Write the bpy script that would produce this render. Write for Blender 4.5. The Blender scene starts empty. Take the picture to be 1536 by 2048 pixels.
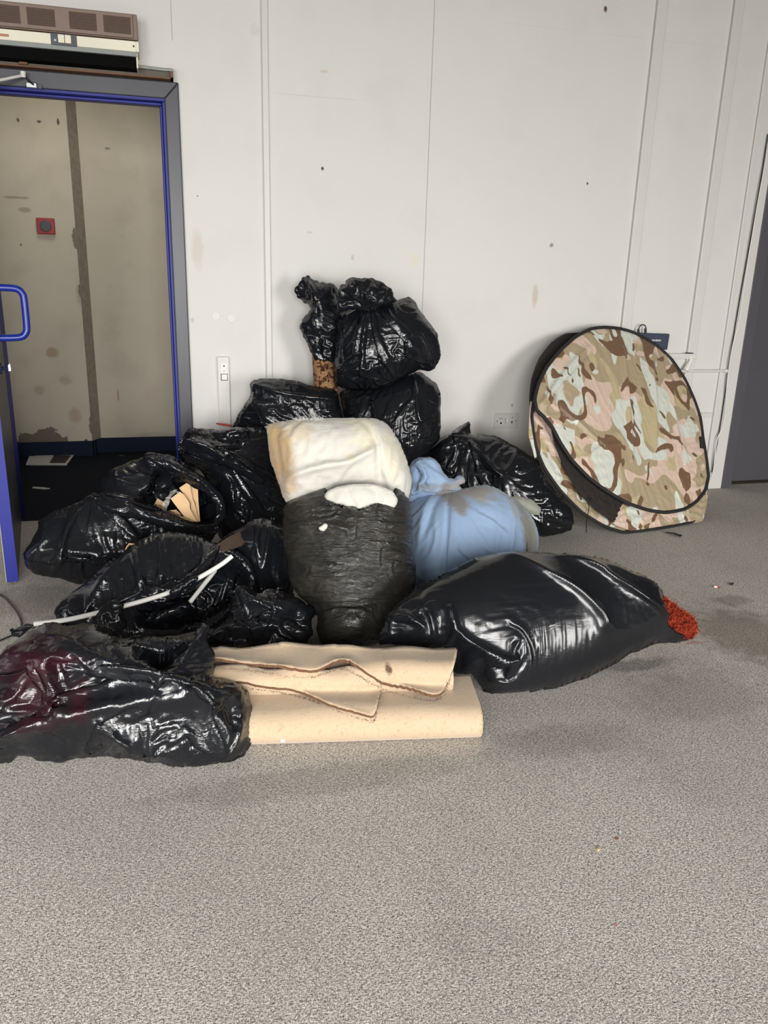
import bpy, bmesh, math, random
import numpy as np
from mathutils import Vector, Matrix, noise as mnoise

SC = bpy.context.scene
COL = SC.collection
# ------------------------------------------------------------------ camera
CAM_H = 1.30            # camera height, metres
WALL_Y = 4.28           # back wall plane
HALL_Y1, HALL_Y2 = 5.78, 5.87   # corridor wall behind the doorway
FPX = 1600.0            # focal length for a 1536x2048 frame
YAW, PITCH, ROLL = (math.radians(v) for v in (15.3, 16.9, 1.65))

def cam_axes():
    cy, sy, cp, sp = math.cos(YAW), math.sin(YAW), math.cos(PITCH), math.sin(PITCH)
    fw = np.array([sy*cp, cy*cp, -sp]); r = np.array([cy, -sy, 0.0]); u = np.cross(r, fw)
    cr, sr = math.cos(ROLL), math.sin(ROLL)
    return r*cr+u*sr, -r*sr+u*cr, fw
CR, CU, CF = cam_axes()
CPOS = np.array([0.0, 0.0, CAM_H])
cam = bpy.data.cameras.new('camera')
cam.sensor_fit = 'VERTICAL'; cam.sensor_height = 36.0; cam.sensor_width = 27.0
cam.lens = FPX/2048*36.0; cam.clip_start = 0.05; cam.clip_end = 60
cam_o = bpy.data.objects.new('camera', cam); COL.objects.link(cam_o)
cam_o.matrix_world = Matrix([[CR[i], CU[i], -CF[i], CPOS[i]] for i in range(3)]+[[0, 0, 0, 1]])
SC.camera = cam_o
# ------------------------------------------------------------------ view + light
SC.view_settings.view_transform = 'Standard'
SC.view_settings.look = 'None'
SC.view_settings.gamma = 1.0
SC.view_settings.use_curve_mapping = False
SC.view_settings.exposure = 0.0
w = bpy.data.worlds.new('World'); SC.world = w; w.use_nodes = True
w.node_tree.nodes['Background'].inputs[0].default_value = (0.75, 0.85, 1.0, 1)
w.node_tree.nodes['Background'].inputs[1].default_value = 0.6

def area(name, loc, target, sx, sy, power, col, spread=180):
    l = bpy.data.lights.new(name, 'AREA'); l.shape = 'RECTANGLE'; l.size = sx; l.size_y = sy
    l.energy = power; l.color = col; l.spread = math.radians(spread)
    o = bpy.data.objects.new(name, l); COL.objects.link(o); o.location = loc
    d = Vector(target)-Vector(loc)
    o.rotation_euler = d.to_track_quat('-Z', 'Y').to_euler()
    return o
# daylight through the shop windows behind the camera, each pane one light
WIN = []
for i, xc in enumerate((-2.2, -0.2, 3.3)):
    WIN.append(area('window_daylight', (xc, -2.62, 1.30), (xc, 4, -.95), 1.55, 2.0, (84, 88, 100)[i], (1.0, 0.985, 0.95), 104))
WIN.append(area('window_daylight', (-3.05, 0.35, 1.5), (3, 1.6, 0.6), 1.3, 1.6, 14, (1.0, 0.985, 0.95)))
# added fill light brightening the corridor behind the doorway, no fitting there
area('corridor_fill', (-0.5, 5.0, 2.5), (-0.6, 5.3, 0), 0.5, 0.5, 6.5, (1.0, 0.93, 0.8))

# ------------------------------------------------------------------ geometry helpers
def ray(px, py):
    return CR*(px-768)/FPX + CU*(1024-py)/FPX + CF
def on_floor(px, py, z=0.0):
    d = ray(px, py); return CPOS + d*((z-CAM_H)/d[2])
def on_wall(px, py, Y=WALL_Y):
    d = ray(px, py); return CPOS + d*(Y/d[1])

def link(name, me, mat=None, parent=None):
    o = bpy.data.objects.new(name, me); COL.objects.link(o)
    if mat is not None:
        for m in (mat if isinstance(mat, (list, tuple)) else [mat]): me.materials.append(m)
    if parent is not None: o.parent = parent
    return o
def tag(o, label, cat, group=None):
    o['label'] = label; o['category'] = cat
    if group: o['group'] = group
    return o
def empty(name, loc, label, cat, group=None):
    o = bpy.data.objects.new(name, None); COL.objects.link(o); o.location = loc
    o.empty_display_size = 0.05
    return tag(o, label, cat, group)
def reparent(child, par):
    """keep the child's world place (parents here are unrotated empties)"""
    child.parent = par
    child.matrix_parent_inverse = Matrix.Translation(-Vector(par.location))
    return child
def struct(o):
    o['kind'] = 'structure'; return o

class MB:
    """collects simple shapes into one mesh"""
    def __init__(s): s.v = []; s.f = []; s.mi = []
    def add(s, vs, fs, mi=0):
        n = len(s.v); s.v += [tuple(map(float, p)) for p in vs]
        s.f += [tuple(n+i for i in f) for f in fs]; s.mi += [mi]*len(fs); return s
    def box(s, a, b, mi=0):
        (x0, y0, z0), (x1, y1, z1) = a, b
        return s.add([(x0,y0,z0),(x1,y0,z0),(x1,y1,z0),(x0,y1,z0),(x0,y0,z1),(x1,y0,z1),(x1,y1,z1),(x0,y1,z1)],
                     [(0,3,2,1),(4,5,6,7),(0,1,5,4),(1,2,6,5),(2,3,7,6),(3,0,4,7)], mi)
    def obox(s, c, ax, ay, az, mi=0):
        c, ax, ay, az = (np.array(t, float) for t in (c, ax, ay, az))
        vs = [c+i*ax+j*ay+k*az for k in (-1, 1) for (i, j) in ((-1,-1),(1,-1),(1,1),(-1,1))]
        return s.add(vs, [(0,3,2,1),(4,5,6,7),(0,1,5,4),(1,2,6,5),(2,3,7,6),(3,0,4,7)], mi)
    def tube(s, pts, r, n=12, mi=0, hollow=0.0, closed=False):
        pts = [np.array(p, float) for p in pts]; m = len(pts)
        rr = r if hasattr(r, '__len__') else [r]*m
        rings = []; up = None
        for i in range(m):
            if closed: t = pts[(i+1) % m]-pts[i-1]
            else: t = pts[min(i+1, m-1)]-pts[max(i-1, 0)]
            t = t/np.linalg.norm(t)
            if up is None:
                up = np.array([0, 0, 1.0]) if abs(t[2]) < .9 else np.array([0, 1.0, 0])
            up = up-t*(up@t); up /= np.linalg.norm(up); w_ = np.cross(t, up)
            rings.append([pts[i]+rr[i]*(math.cos(a)*up+math.sin(a)*w_) for a in np.linspace(0, 2*math.pi, n, endpoint=False)])
        vs = [p for q in rings for p in q]; fs = []
        for i in range(m if closed else m-1):
            j = (i+1) % m
            for k in range(n):
                l = (k+1) % n; fs.append((i*n+k, i*n+l, j*n+l, j*n+k))
        if not closed:
            if hollow:
                for e, i in ((0, 0), (1, m-1)):
                    b = len(vs); c = pts[i]
                    vs += [c+(p-c)*hollow for p in rings[i]]
                    d = (pts[1]-pts[0]) if e == 0 else (pts[-2]-pts[-1]); d = d/np.linalg.norm(d)*r*1.5
                    vs += [c+(p-c)*hollow+d for p in rings[i]]
                    for k in range(n):
                        l = (k+1) % n
                        q1 = (i*n+k, b+k, b+l, i*n+l); q2 = (b+k, b+n+k, b+n+l, b+l)
                        fs.append(q1 if e == 0 else q1[::-1]); fs.append(q2 if e == 0 else q2[::-1])
                    fs.append(tuple(range(b+n, b+2*n)))
            else:
                fs.append(tuple(range(n))[::-1]); fs.append(tuple(range((m-1)*n, m*n)))
        return s.add(vs, fs, mi)
    def build(s, name, mat=None, parent=None, bevel=0, smooth=False, seg=2):
        me = bpy.data.meshes.new(name); me.from_pydata(s.v, [], s.f); me.update()
        me.polygons.foreach_set('material_index', s.mi)
        bm = bmesh.new(); bm.from_mesh(me); bmesh.ops.recalc_face_normals(bm, faces=bm.faces); bm.to_mesh(me); bm.free()
        o = link(name, me, mat)
        if parent is not None: reparent(o, parent)
        if bevel:
            m = o.modifiers.new('bevel', 'BEVEL'); m.width = bevel; m.segments = seg; m.limit_method = 'ANGLE'
        if smooth:
            me.polygons.foreach_set('use_smooth', [True]*len(me.polygons))
            me.set_sharp_from_angle(angle=math.radians(50))
        return o

def smooth_path(pts, n=8):
    """Catmull-Rom through 3-D points"""
    P = [np.array(p, float) for p in pts]; P = [2*P[0]-P[1]]+P+[2*P[-1]-P[-2]]
    out = []
    for i in range(1, len(P)-2):
        for t in np.linspace(0, 1, n, endpoint=False):
            a, b, c, d = P[i-1:i+3]
            out.append(.5*((2*b)+(c-a)*t+(2*a-5*b+4*c-d)*t*t+(3*b-a-3*c+d)*t**3))
    out.append(P[-2]); return out

# ------------------------------------------------------------------ material helpers
class NT:
    def __init__(s, name):
        s.m = bpy.data.materials.new(name); s.m.use_nodes = True; s.t = s.m.node_tree
        s.b = s.t.nodes['Principled BSDF']
        g = s.t.nodes.new('ShaderNodeNewGeometry'); s.pos = g.outputs['Position']; s.geo = g
    def n(s, kind, **kw):
        nd = s.t.nodes.new(kind)
        for k, v in kw.items():
            if k.startswith('_'): setattr(nd, k[1:], v)
            else:
                key = int(k[1:]) if k[0] == 'i' and k[1:].isdigit() else k.replace('__', ' ')
                s.set(nd.inputs[key], v)
        return nd
    def set(s, sock, v):
        if isinstance(v, bpy.types.NodeSocket): s.t.links.new(v, sock)
        elif isinstance(v, bpy.types.Node): s.t.links.new(v.outputs[0], sock)
        else:
            if hasattr(v, '__len__') and len(v) == 3 and sock.type == 'RGBA': v = (*v, 1)
            sock.default_value = v
    def noise(s, scale, detail=3, rough=.55, vec=None, dist=0.0, out=0):
        nd = s.n('ShaderNodeTexNoise', Vector=vec if vec is not None else s.pos, Scale=scale, Detail=detail, Roughness=rough, Distortion=dist)
        return nd.outputs[out]
    def vor(s, scale, vec=None, feat='F1', out=0, rnd=1.0):
        nd = s.n('ShaderNodeTexVoronoi', _feature=feat, Vector=vec if vec is not None else s.pos, Scale=scale, Randomness=rnd)
        return nd.outputs[out]
    def ramp(s, fac, stops, interp='LINEAR'):
        nd = s.n('ShaderNodeValToRGB', Fac=fac); e = nd.color_ramp; e.interpolation = interp
        while len(e.elements) < len(stops): e.elements.new(.5)
        for el, (p, c) in zip(e.elements, stops):
            el.position = p; el.color = (c, c, c, 1) if not hasattr(c, '__len__') else (*c[:3], 1)
        return nd.outputs[0]
    def mix(s, f, a, b, mode='MIX'):
        nd = s.t.nodes.new('ShaderNodeMix'); nd.data_type = 'RGBA'; nd.blend_type = mode
        s.set(nd.inputs[0], f); s.set(nd.inputs[6], a); s.set(nd.inputs[7], b); return nd.outputs[2]
    def math(s, op, a, b=0.0, c=0.0, clamp=False):
        nd = s.t.nodes.new('ShaderNodeMath'); nd.operation = op; nd.use_clamp = clamp
        s.set(nd.inputs[0], a); s.set(nd.inputs[1], b); s.set(nd.inputs[2], c); return nd.outputs[0]
    def mapping(s, scale=(1,1,1), rot=(0,0,0), loc=(0,0,0), vec=None):
        return s.n('ShaderNodeMapping', Vector=vec if vec is not None else s.pos, Location=loc, Rotation=rot, Scale=scale).outputs[0]
    def bump(s, h, strength=.3, dist=.01, normal=None):
        nd = s.n('ShaderNodeBump', Height=h, Strength=strength, Distance=dist)
        if normal is not None: s.set(nd.inputs['Normal'], normal)
        return nd.outputs[0]
    def blob(s, c, r, noisy=.5, nscale=30.0, hard=2.2):
        """soft-edged patch mask round a world point, radii r = (rx, ry, rz)"""
        v = s.n('ShaderNodeVectorMath', _operation='SUBTRACT', i0=s.pos, i1=tuple(map(float, c))).outputs[0]
        v = s.n('ShaderNodeVectorMath', _operation='DIVIDE', i0=v, i1=tuple(map(float, r))).outputs[0]
        l = s.n('ShaderNodeVectorMath', _operation='LENGTH', i0=v).outputs['Value']
        nz = s.math('MULTIPLY_ADD', s.noise(nscale, 3), noisy*2, -noisy)
        return s.math('SMOOTH_MIN', s.math('MULTIPLY', s.math('SUBTRACT', 1.0, s.math('ADD', l, nz)), hard, clamp=True), 1.0, 0.0, clamp=True)
    def out(s, color=None, rough=None, normal=None, spec=None, metal=None, **kw):
        for k, v in (('Base Color', color), ('Roughness', rough), ('Normal', normal), ('Specular IOR Level', spec), ('Metallic', metal)):
            if v is not None: s.set(s.b.inputs[k], v)
        for k, v in kw.items(): s.set(s.b.inputs[k.replace('__', ' ')], v)
        return s.m
def srgb(*c):
    return tuple(((v/255)/12.92 if v/255 <= .04045 else ((v/255+.055)/1.055)**2.4) for v in c)
def plain(name, c, rough=.5, metal=0.0, var=.06, scale=40, bump=.0, spec=.5):
    t = NT(name); nz = t.noise(scale, 4)
    a = tuple(max(0, x*(1-var*2)) for x in c); b = tuple(min(1, x*(1+var*2)) for x in c)
    t.out(color=t.mix(nz, a, b), rough=rough, metal=metal, spec=spec)
    if bump: t.out(normal=t.bump(nz, bump, .004))
    return t.m

# ------------------------------------------------------------------ crumpled film / cloth solver
# Every bag is a filled body (front and back surface over its outline, real depth) with a
# looser skin relaxed over it, so that the surplus skin buckles into folds.
def poly_world_plane(anchor, normal=None):
    """local frame of a body: origin, across, up, towards the viewer side of the room"""
    O = np.array(anchor, float)
    n = (CPOS-O) if normal is None else np.array(normal, float)
    n = n/np.linalg.norm(n)
    a = np.cross(np.array([0, 0, 1.0]), n); a /= np.linalg.norm(a)
    b = np.cross(n, a)
    return O, a, b, n
def to_plane(fr, px, py):
    O, a, b, n = fr
    d = ray(px, py); t = ((O-CPOS)@n)/(d@n); p = CPOS+d*t-O
    return p@a, p@b
def inside(poly, X, Y):
    c = np.zeros(X.shape, bool); n = len(poly)
    for i in range(n):
        x0, y0 = poly[i]; x1, y1 = poly[(i+1) % n]
        if y0 == y1: continue
        c ^= ((Y < y0) != (Y < y1)) & (X < (x1-x0)*(Y-y0)/(y1-y0)+x0)
    return c
def seg_near(poly, X, Y, closed=True):
    best = np.full(X.shape, 1e9); bx = X.copy(); by = Y.copy(); n = len(poly)
    for i in range(n if closed else n-1):
        x0, y0 = poly[i]; x1, y1 = poly[(i+1) % n]
        dx, dy = x1-x0, y1-y0; L = dx*dx+dy*dy+1e-12
        t = np.clip(((X-x0)*dx+(Y-y0)*dy)/L, 0, 1)
        qx, qy = x0+t*dx, y0+t*dy; d = np.hypot(X-qx, Y-qy); k = d < best
        best = np.where(k, d, best); bx = np.where(k, qx, bx); by = np.where(k, qy, by)
    return best, bx, by
def catmull2(pts, n=6, closed=True):
    P = [np.array(p, float) for p in pts]; out = []; m = len(P)
    for i in range(m if closed else m-1):
        a, b, c, d = (P[(i-1) % m], P[i], P[(i+1) % m], P[(i+2) % m]) if closed else (P[max(i-1,0)], P[i], P[i+1], P[min(i+2,m-1)])
        for t in np.linspace(0, 1, n, endpoint=False):
            cr = .5*((2*b)+(c-a)*t+(2*a-5*b+4*c-d)*t*t+(3*b-a-3*c+d)*t**3)
            out.append(.55*cr+.45*(b+(c-b)*t))
    if not closed: out.append(P[-1])
    return np.array(out)
def bil(A, x, y):
    ny, nx = A.shape; x = np.clip(x, 0, nx-1.001); y = np.clip(y, 0, ny-1.001)
    i = x.astype(int); j = y.astype(int); u = x-i; v = y-j
    return (A[j,i]*(1-u)+A[j,i+1]*u)*(1-v)+(A[j+1,i]*(1-u)+A[j+1,i+1]*u)*v
def up2(A, shape):
    ny, nx = shape; Y, X = np.mgrid[0:ny, 0:nx]
    return bil(A, X*(A.shape[1]-1)/(nx-1), Y*(A.shape[0]-1)/(ny-1))
def blur(A, k=1):
    for _ in range(k):
        B = np.pad(A, 1, mode='edge'); A = (B[1:-1,1:-1]*4+B[:-2,1:-1]*2+B[2:,1:-1]*2+B[1:-1,:-2]*2+B[1:-1,2:]*2+B[:-2,:-2]+B[2:,:-2]+B[:-2,2:]+B[2:,2:])/16
    return A
def smooth_noise(rng, ny, nx, cells):
    A = rng.standard_normal((max(3, int(ny/cells)+2), max(3, int(nx/cells)+2)))
    return blur(up2(A, (ny, nx)), 2)
def poisson(mask):
    """membrane height over a mask, zero outside; coarse to fine"""
    def solve(m, u, it):
        u = u*m
        for _ in range(it):
            P = np.pad(u, 1); u = ((P[:-2,1:-1]+P[2:,1:-1]+P[1:-1,:-2]+P[1:-1,2:]+solve.h)/4)*m
        return u
    ms = [mask]
    while min(ms[-1].shape) > 24: ms.append(ms[-1][::2, ::2])
    u = np.zeros(ms[-1].shape); solve.h = 1.0*4**(len(ms)-1)
    for k in range(len(ms)-1, -1, -1):
        solve.h = 4.0**k
        if u.shape != ms[k].shape: u = up2(u, ms[k].shape)
        u = solve(ms[k], u, 160 if k > 1 else 60)
    return u

def relax(P, mask, pin, hf, slack, rest, iters, kb, pull, g0, dx, rng, drift):
    """P (ny,nx,3): loose skin over the height field hf; surplus length buckles"""
    ny, nx = mask.shape; a0, b0 = g0
    offs = [(0,1),(1,0),(1,1),(1,-1)]
    A0, B0 = P[...,0].copy(), P[...,1].copy()
    wgt = np.where(pin, 0.0, 1.0)*mask
    sets = []
    for oi, (dj, di) in enumerate(offs+[(0,2),(2,0)]):
        js = slice(0, ny-dj); je = slice(dj, ny)
        if di >= 0: i_s = slice(0, nx-di); ie = slice(di, nx)
        else: i_s = slice(-di, nx); ie = slice(0, nx+di)
        m = mask[js, i_s] & mask[je, ie]
        par = np.add.outer(np.arange(ny-dj)//max(dj,1) if dj else np.zeros(ny, int), np.zeros(m.shape[1], int))
        if dj == 0: par = np.add.outer(np.zeros(m.shape[0], int), np.arange(m.shape[1])//di)
        for c in (0, 1):
            mm = m & (par % 2 == c)
            jj, ii = np.nonzero(mm)
            o1 = jj*nx + ii + (-di if di < 0 else 0)
            o2 = o1 + dj*nx + di
            sets.append((o1, o2, rest[oi][jj, ii + (-di if di < 0 else 0)], 1.0 if oi < 4 else kb, oi >= 4))
    Q = P.reshape(-1, 3).copy(); W = wgt.reshape(-1); inv = 1.0/dx
    hfl = hf.reshape(-1)
    idx = np.nonzero(mask.reshape(-1) & (W > 0))[0]
    A0f, B0f, Sl = A0.reshape(-1)[idx], B0.reshape(-1)[idx], slack.reshape(-1)[idx]
    for it in range(iters):
        for o1, o2, L, k, bend in sets:
            d = Q[o2]-Q[o1]; l = np.sqrt((d*d).sum(1))+1e-9
            w1, w2 = W[o1], W[o2]; ws = w1+w2; ws[ws == 0] = 1
            c = k*(l-L)/l/ws*.9
            if bend: c = np.minimum(c, 0)
            Q[o1] += d*(c*w1)[:, None]; Q[o2] -= d*(c*w2)[:, None]
        q = Q[idx]
        q[:,0] = np.clip(q[:,0], A0f-drift, A0f+drift); q[:,1] = np.clip(q[:,1], B0f-drift, B0f+drift)
        h = bil(hf, (q[:,0]-a0)*inv, (q[:,1]-b0)*inv)
        q[:,2] -= pull*(q[:,2]-h)
        q[:,2] = np.clip(q[:,2], h-Sl*.25, h+Sl)
        Q[idx] = q
    return Q.reshape(ny, nx, 3)

def rests(P, aniso):
    """edge lengths of the body surface times the surplus factor"""
    ny, nx, _ = P.shape; out = []
    ex, ey, ee = aniso            # surplus direction field (unit) and (across, along) surplus
    for (dj, di) in [(0,1),(1,0),(1,1),(1,-1),(0,2),(2,0)]:
        js = slice(0, ny-dj); je = slice(dj, ny)
        if di >= 0: i_s = slice(0, nx-di); ie = slice(di, nx)
        else: i_s = slice(-di, nx); ie = slice(0, nx+di)
        L = np.linalg.norm(P[je, ie]-P[js, i_s], axis=2)
        l = math.hypot(dj, di); c2 = ((ex[js,i_s]*di+ey[js,i_s]*dj)/l)**2
        f = 1+ee[0][js,i_s]*c2+ee[1][js,i_s]*(1-c2)
        R = np.zeros((ny, nx)); R[js, i_s] = L*f if (dj < 2 and di < 2) else L*f*.985
        out.append(R)
    return out

def body(name, outline, anchor, front, back, mat, seed=1, step=.009, feats=(), surplus=(.10, .04), folds=None,
         slack=.03, kb=.12, pull=.02, jag=.0045, crop=None, normal=None, smoothit=0, power=.5, iters=(160, 120, 60),
         parent=None, zmin=.003, ymax=WALL_Y-.012, boost=None, crumple=0.0, lift=0.0, fine=0.0, sub=0, ride=None):
    """outline: image points of the silhouette, dropped on the body's own plane through `anchor`.
    feats: ('ridge', pts, width, h) ('pit', poly, depth, soft) ('bump', (x,y), (rx,ry), h), px in the same crop frame."""
    rng = np.random.default_rng(seed)
    cv = (lambda p: (crop[0]+p[0]/crop[2], crop[1]+p[1]/crop[2])) if crop else (lambda p: p)
    fr = poly_world_plane(anchor, normal)
    T = lambda pts: np.array([to_plane(fr, *cv(p)) for p in pts])
    pl = catmull2(T(outline), 7)
    if jag:
        n = len(pl); d = np.roll(pl, -1, 0)-np.roll(pl, 1, 0); d /= np.linalg.norm(d, axis=1)[:, None]+1e-9
        nn = np.stack([d[:,1], -d[:,0]], 1)
        k = rng.standard_normal(n); k = (k+np.roll(k, 1)+np.roll(k, 2)*.5)/1.5
        pl = pl+nn*(k*jag*.5)[:, None]
    lo = pl.min(0)-step*2; hi = pl.max(0)+step*2
    nx = int((hi[0]-lo[0])/step)+1; ny = int((hi[1]-lo[1])/step)+1
    nx += (1-nx) % 4; ny += (1-ny) % 4                      # 4k+1 nodes so coarse grids line up
    Y, X = np.mgrid[0:ny, 0:nx]; A = lo[0]+X*step; B = lo[1]+Y*step
    M = inside(pl, A, B)
    d0, nxp, nyp = seg_near(pl, A, B)
    M &= (d0 > step*.25)
    # drop stray single nodes
    Pd = np.pad(M, 1).astype(int); cnt = Pd[:-2,1:-1]+Pd[2:,1:-1]+Pd[1:-1,:-2]+Pd[1:-1,2:]
    M &= cnt >= 2
    u = poisson(M.astype(float)); u = u/u.max()
    prof = np.power(np.clip(u, 0, 1), power)
    H = prof*front; Bk = -prof*back
    edge = np.clip(d0/(.05), 0, 1)*M
    for f in feats:
        if f[0] == 'ridge':
            pp = catmull2(T(f[1]), 6, closed=False); dd, _, _ = seg_near(pp, A, B, closed=False)
            wv = f[2]; H = H+f[3]*np.exp(-np.abs(dd/wv)**1.1)*np.clip(d0/.02, 0, 1)
        elif f[0] == 'pit':
            pp = catmull2(T(f[1]), 5); ins = inside(pp, A, B); dd, _, _ = seg_near(pp, A, B)
            s = np.clip(dd/f[3], 0, 1)*ins; s = s*s*(3-2*s); H = H-f[2]*s
            H = np.maximum(H, Bk+.012)
        elif f[0] == 'bump':
            cx, cy = T([f[1]])[0]; r = f[2]
            g = np.exp(-(((A-cx)/r[0])**2+((B-cy)/r[1])**2)); H = H+f[3]*g*np.clip(d0/.03, 0, 1)
    if crumple:
        # piecewise-flat lumps of what is inside
        pts = rng.uniform(lo, hi, (max(6, int((hi-lo).prod()/crumple[0]**2)), 2)); tl = rng.standard_normal((len(pts), 3))
        bestd = None; acc = np.full(A.shape, -1e9)
        for (cx, cy), t in zip(pts, tl):
            pln = -np.hypot(A-cx, B-cy)*.55+(A-cx)*t[0]*.22+(B-cy)*t[1]*.22+t[2]*crumple[0]*.12
            acc = np.maximum(acc, pln)
        acc = acc-acc[M].mean(); acc /= acc[M].std()+1e-9
        H = H+acc*crumple[1]*np.clip(d0/.04, 0, 1)
    H = H*M; Bk = Bk*M
    # surplus direction field
    if folds is None: ex = np.ones_like(A); ey = np.zeros_like(A)
    else:
        sx = np.zeros_like(A); sy = np.zeros_like(A); 
        for f in folds:
            if f[0] == 'radial':       # folds run towards a point
                cx, cy = T([f[1]])[0]; vx, vy = A-cx, B-cy; r = np.hypot(vx, vy)+1e-6
                w_ = np.exp(-(r/f[2])**2)*(f[3] if len(f) > 3 else 1)+1e-6; tx, ty = -vy/r, vx/r
            elif f[0] == 'dir':        # folds run along p0->p1, near the middle
                (x0, y0), (x1, y1) = T([f[1], f[2]]); L = math.hypot(x1-x0, y1-y0)
                dd, _, _ = seg_near(np.array([(x0,y0),(x1,y1)]), A, B, closed=False)
                w_ = np.exp(-(dd/f[3])**2)+1e-6; tx, ty = -(y1-y0)/L, (x1-x0)/L
            c2 = w_*(tx*tx-ty*ty); s2 = w_*2*tx*ty; sx = sx+c2; sy = sy+s2
        ang = .5*np.arctan2(sy, sx); ex, ey = np.cos(ang), np.sin(ang)
    s1 = np.full(A.shape, surplus[0]); s2_ = np.full(A.shape, surplus[1])
    var = 1+.5*np.clip(smooth_noise(rng, ny, nx, .12/step), -1.5, 1.5)
    s1 *= var*np.clip(d0/.05, .25, 1); s2_ *= var*np.clip(d0/.05, .25, 1)
    SL = slack*(1+.4*np.clip(smooth_noise(rng, ny, nx, .10/step), -1.5, 1.5))
    if boost:
        for (c, r, m) in boost:
            cx, cy = T([c])[0]; g = np.exp(-((A-cx)**2+(B-cy)**2)/r**2)*(m-1)+1; s1 = s1*g; s2_ = s2_*g; SL = SL*g
    SL = SL*np.clip(d0/.03, .12, 1)
    if lift: H = H+lift*M
    full = None
    bm_ = M & ~((np.pad(M,1)[:-2,1:-1]) & (np.pad(M,1)[2:,1:-1]) & (np.pad(M,1)[1:-1,:-2]) & (np.pad(M,1)[1:-1,2:]))
    As = np.where(bm_, nxp, A); Bs = np.where(bm_, nyp, B)
    disp = None
    for lv, st in enumerate((4, 2, 1)):
        a_, b_ = As[::st, ::st], Bs[::st, ::st]; m_ = M[::st, ::st]
        if st > 1: a_, b_ = A[::st, ::st], B[::st, ::st]
        h_ = H[::st, ::st]
        Pb = np.stack([a_, b_, h_], 2)
        R = rests(Pb, (ex[::st,::st], ey[::st,::st], (s1[::st,::st], s2_[::st,::st])))
        pin = bm_ if st == 1 else (m_ & ~((np.pad(m_,1)[:-2,1:-1]) & (np.pad(m_,1)[2:,1:-1]) & (np.pad(m_,1)[1:-1,:-2]) & (np.pad(m_,1)[1:-1,2:])))
        P = Pb.copy()
        nz = rng.standard_normal(m_.shape)
        if disp is None: P[...,2] += np.abs(nz)*slack*.5
        else:
            for k in range(3): P[...,k] += up2(disp[...,k], m_.shape)*np.where(pin, 0, 1)
            P[...,2] += nz*(step*.05+fine)
        P = relax(P, m_, pin, H[::st, ::st], SL[::st, ::st], R, iters[lv], kb, pull, (lo[0], lo[1]), step*st, rng, .035)
        disp = (P-Pb)*m_[..., None]
    for _ in range(smoothit):
        for k in range(3):
            P[...,k] = np.where(bm_, P[...,k], .5*P[...,k]+.5*blur(P[...,k]))
    # mesh: front skin + back skin sharing the rim
    O, ea, eb, en = fr
    ids = -np.ones(M.shape, int); jj, ii = np.nonzero(M); ids[jj, ii] = np.arange(len(jj))
    Wf = O+P[jj,ii,0:1]*ea+P[jj,ii,1:2]*eb+P[jj,ii,2:3]*en
    cut = 2; nf = len(jj)
    inner = M & ~bm_; idb = ids.copy(); kj, ki = np.nonzero(inner); idb[kj, ki] = nf+np.arange(len(kj))
    Wb = O+A[kj,ki][:,None]*ea+B[kj,ki][:,None]*eb+Bk[kj,ki][:,None]*en
    V = np.vstack([Wf, Wb])
    if ride:
        # lies on another body: follow that body's surface, kept a lift clear of it
        tree, lf = ride; G = np.full(M.shape, np.nan)
        for j, i in zip(jj, ii):
            p0 = O+A[j, i]*ea+B[j, i]*eb; d = Vector(p0-CPOS); L = d.length; d.normalize()
            h = tree.ray_cast(Vector(CPOS), d)
            if h[0] is not None: G[j, i] = h[3]-L-lf
        med = np.nanmedian(G) if not np.isnan(G).all() else 0.0
        G = np.clip(np.where(np.isnan(G), med, G), med-.10, med+.10); G = np.where(M, G, med); G = np.minimum(blur(G, 6), blur(G, 2)+.004)
        d = V-CPOS; d /= np.linalg.norm(d, axis=1)[:, None]; V = V+d*np.concatenate([G[jj, ii], G[kj, ki]])[:, None]
    V[:,2] = np.maximum(V[:,2], zmin+.0*V[:,2]); V[:,1] = np.minimum(V[:,1], ymax)
    q = M[:-1,:-1] & M[1:,:-1] & M[:-1,1:] & M[1:,1:]
    fj, fi = np.nonzero(q); F = []
    for I, flip in ((ids, 0), (idb, 1)):
        a = I[fj,fi]; b = I[fj,fi+1]; c = I[fj+1,fi+1]; d = I[fj+1,fi]
        F.append(np.stack([a,b,c,d] if not flip else [d,c,b,a], 1))
    # triangles at the staircase rim
    for (o0, o1, o2, miss) in (((0,0),(0,1),(1,0),(1,1)), ((0,0),(0,1),(1,1),(1,0)), ((0,1),(1,1),(1,0),(0,0)), ((0,0),(1,1),(1,0),(0,1))):
        sl = lambda o: M[o[0]:ny-1+o[0], o[1]:nx-1+o[1]]
        t = sl(o0) & sl(o1) & sl(o2) & ~sl(miss); tj, ti = np.nonzero(t)
        for I, flip in ((ids, 0), (idb, 1)):
            g = [I[tj+o[0], ti+o[1]] for o in (o0, o1, o2)]
            F.append(np.stack(g if not flip else g[::-1], 1))
    faces = [tuple(x) for fa in F for x in fa.tolist()]
    faces = [f for f in faces if len(set(f)) == len(f)]
    me = bpy.data.meshes.new(name); me.from_pydata(V.tolist(), [], faces)
    me.validate(); me.update()
    # local film coordinates for the fine crinkle texture
    uv = me.attributes.new('film', 'FLOAT_VECTOR', 'POINT')
    loc = np.vstack([np.stack([A[jj,ii], B[jj,ii], np.zeros(nf)+seed], 1), np.stack([A[kj,ki], B[kj,ki], np.zeros(len(kj))+seed+.5], 1)])
    uv.data.foreach_set('vector', loc.astype(np.float32).ravel())
    o = link(name, me, mat)
    me.polygons.foreach_set('use_smooth', [True]*len(me.polygons))
    # origin at the base of the thing
    c = V.mean(0); base = Vector((c[0], c[1], V[:,2].min()))
    me.transform(Matrix.Translation(-base)); o.location = base
    if parent is not None: reparent(o, parent)
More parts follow.
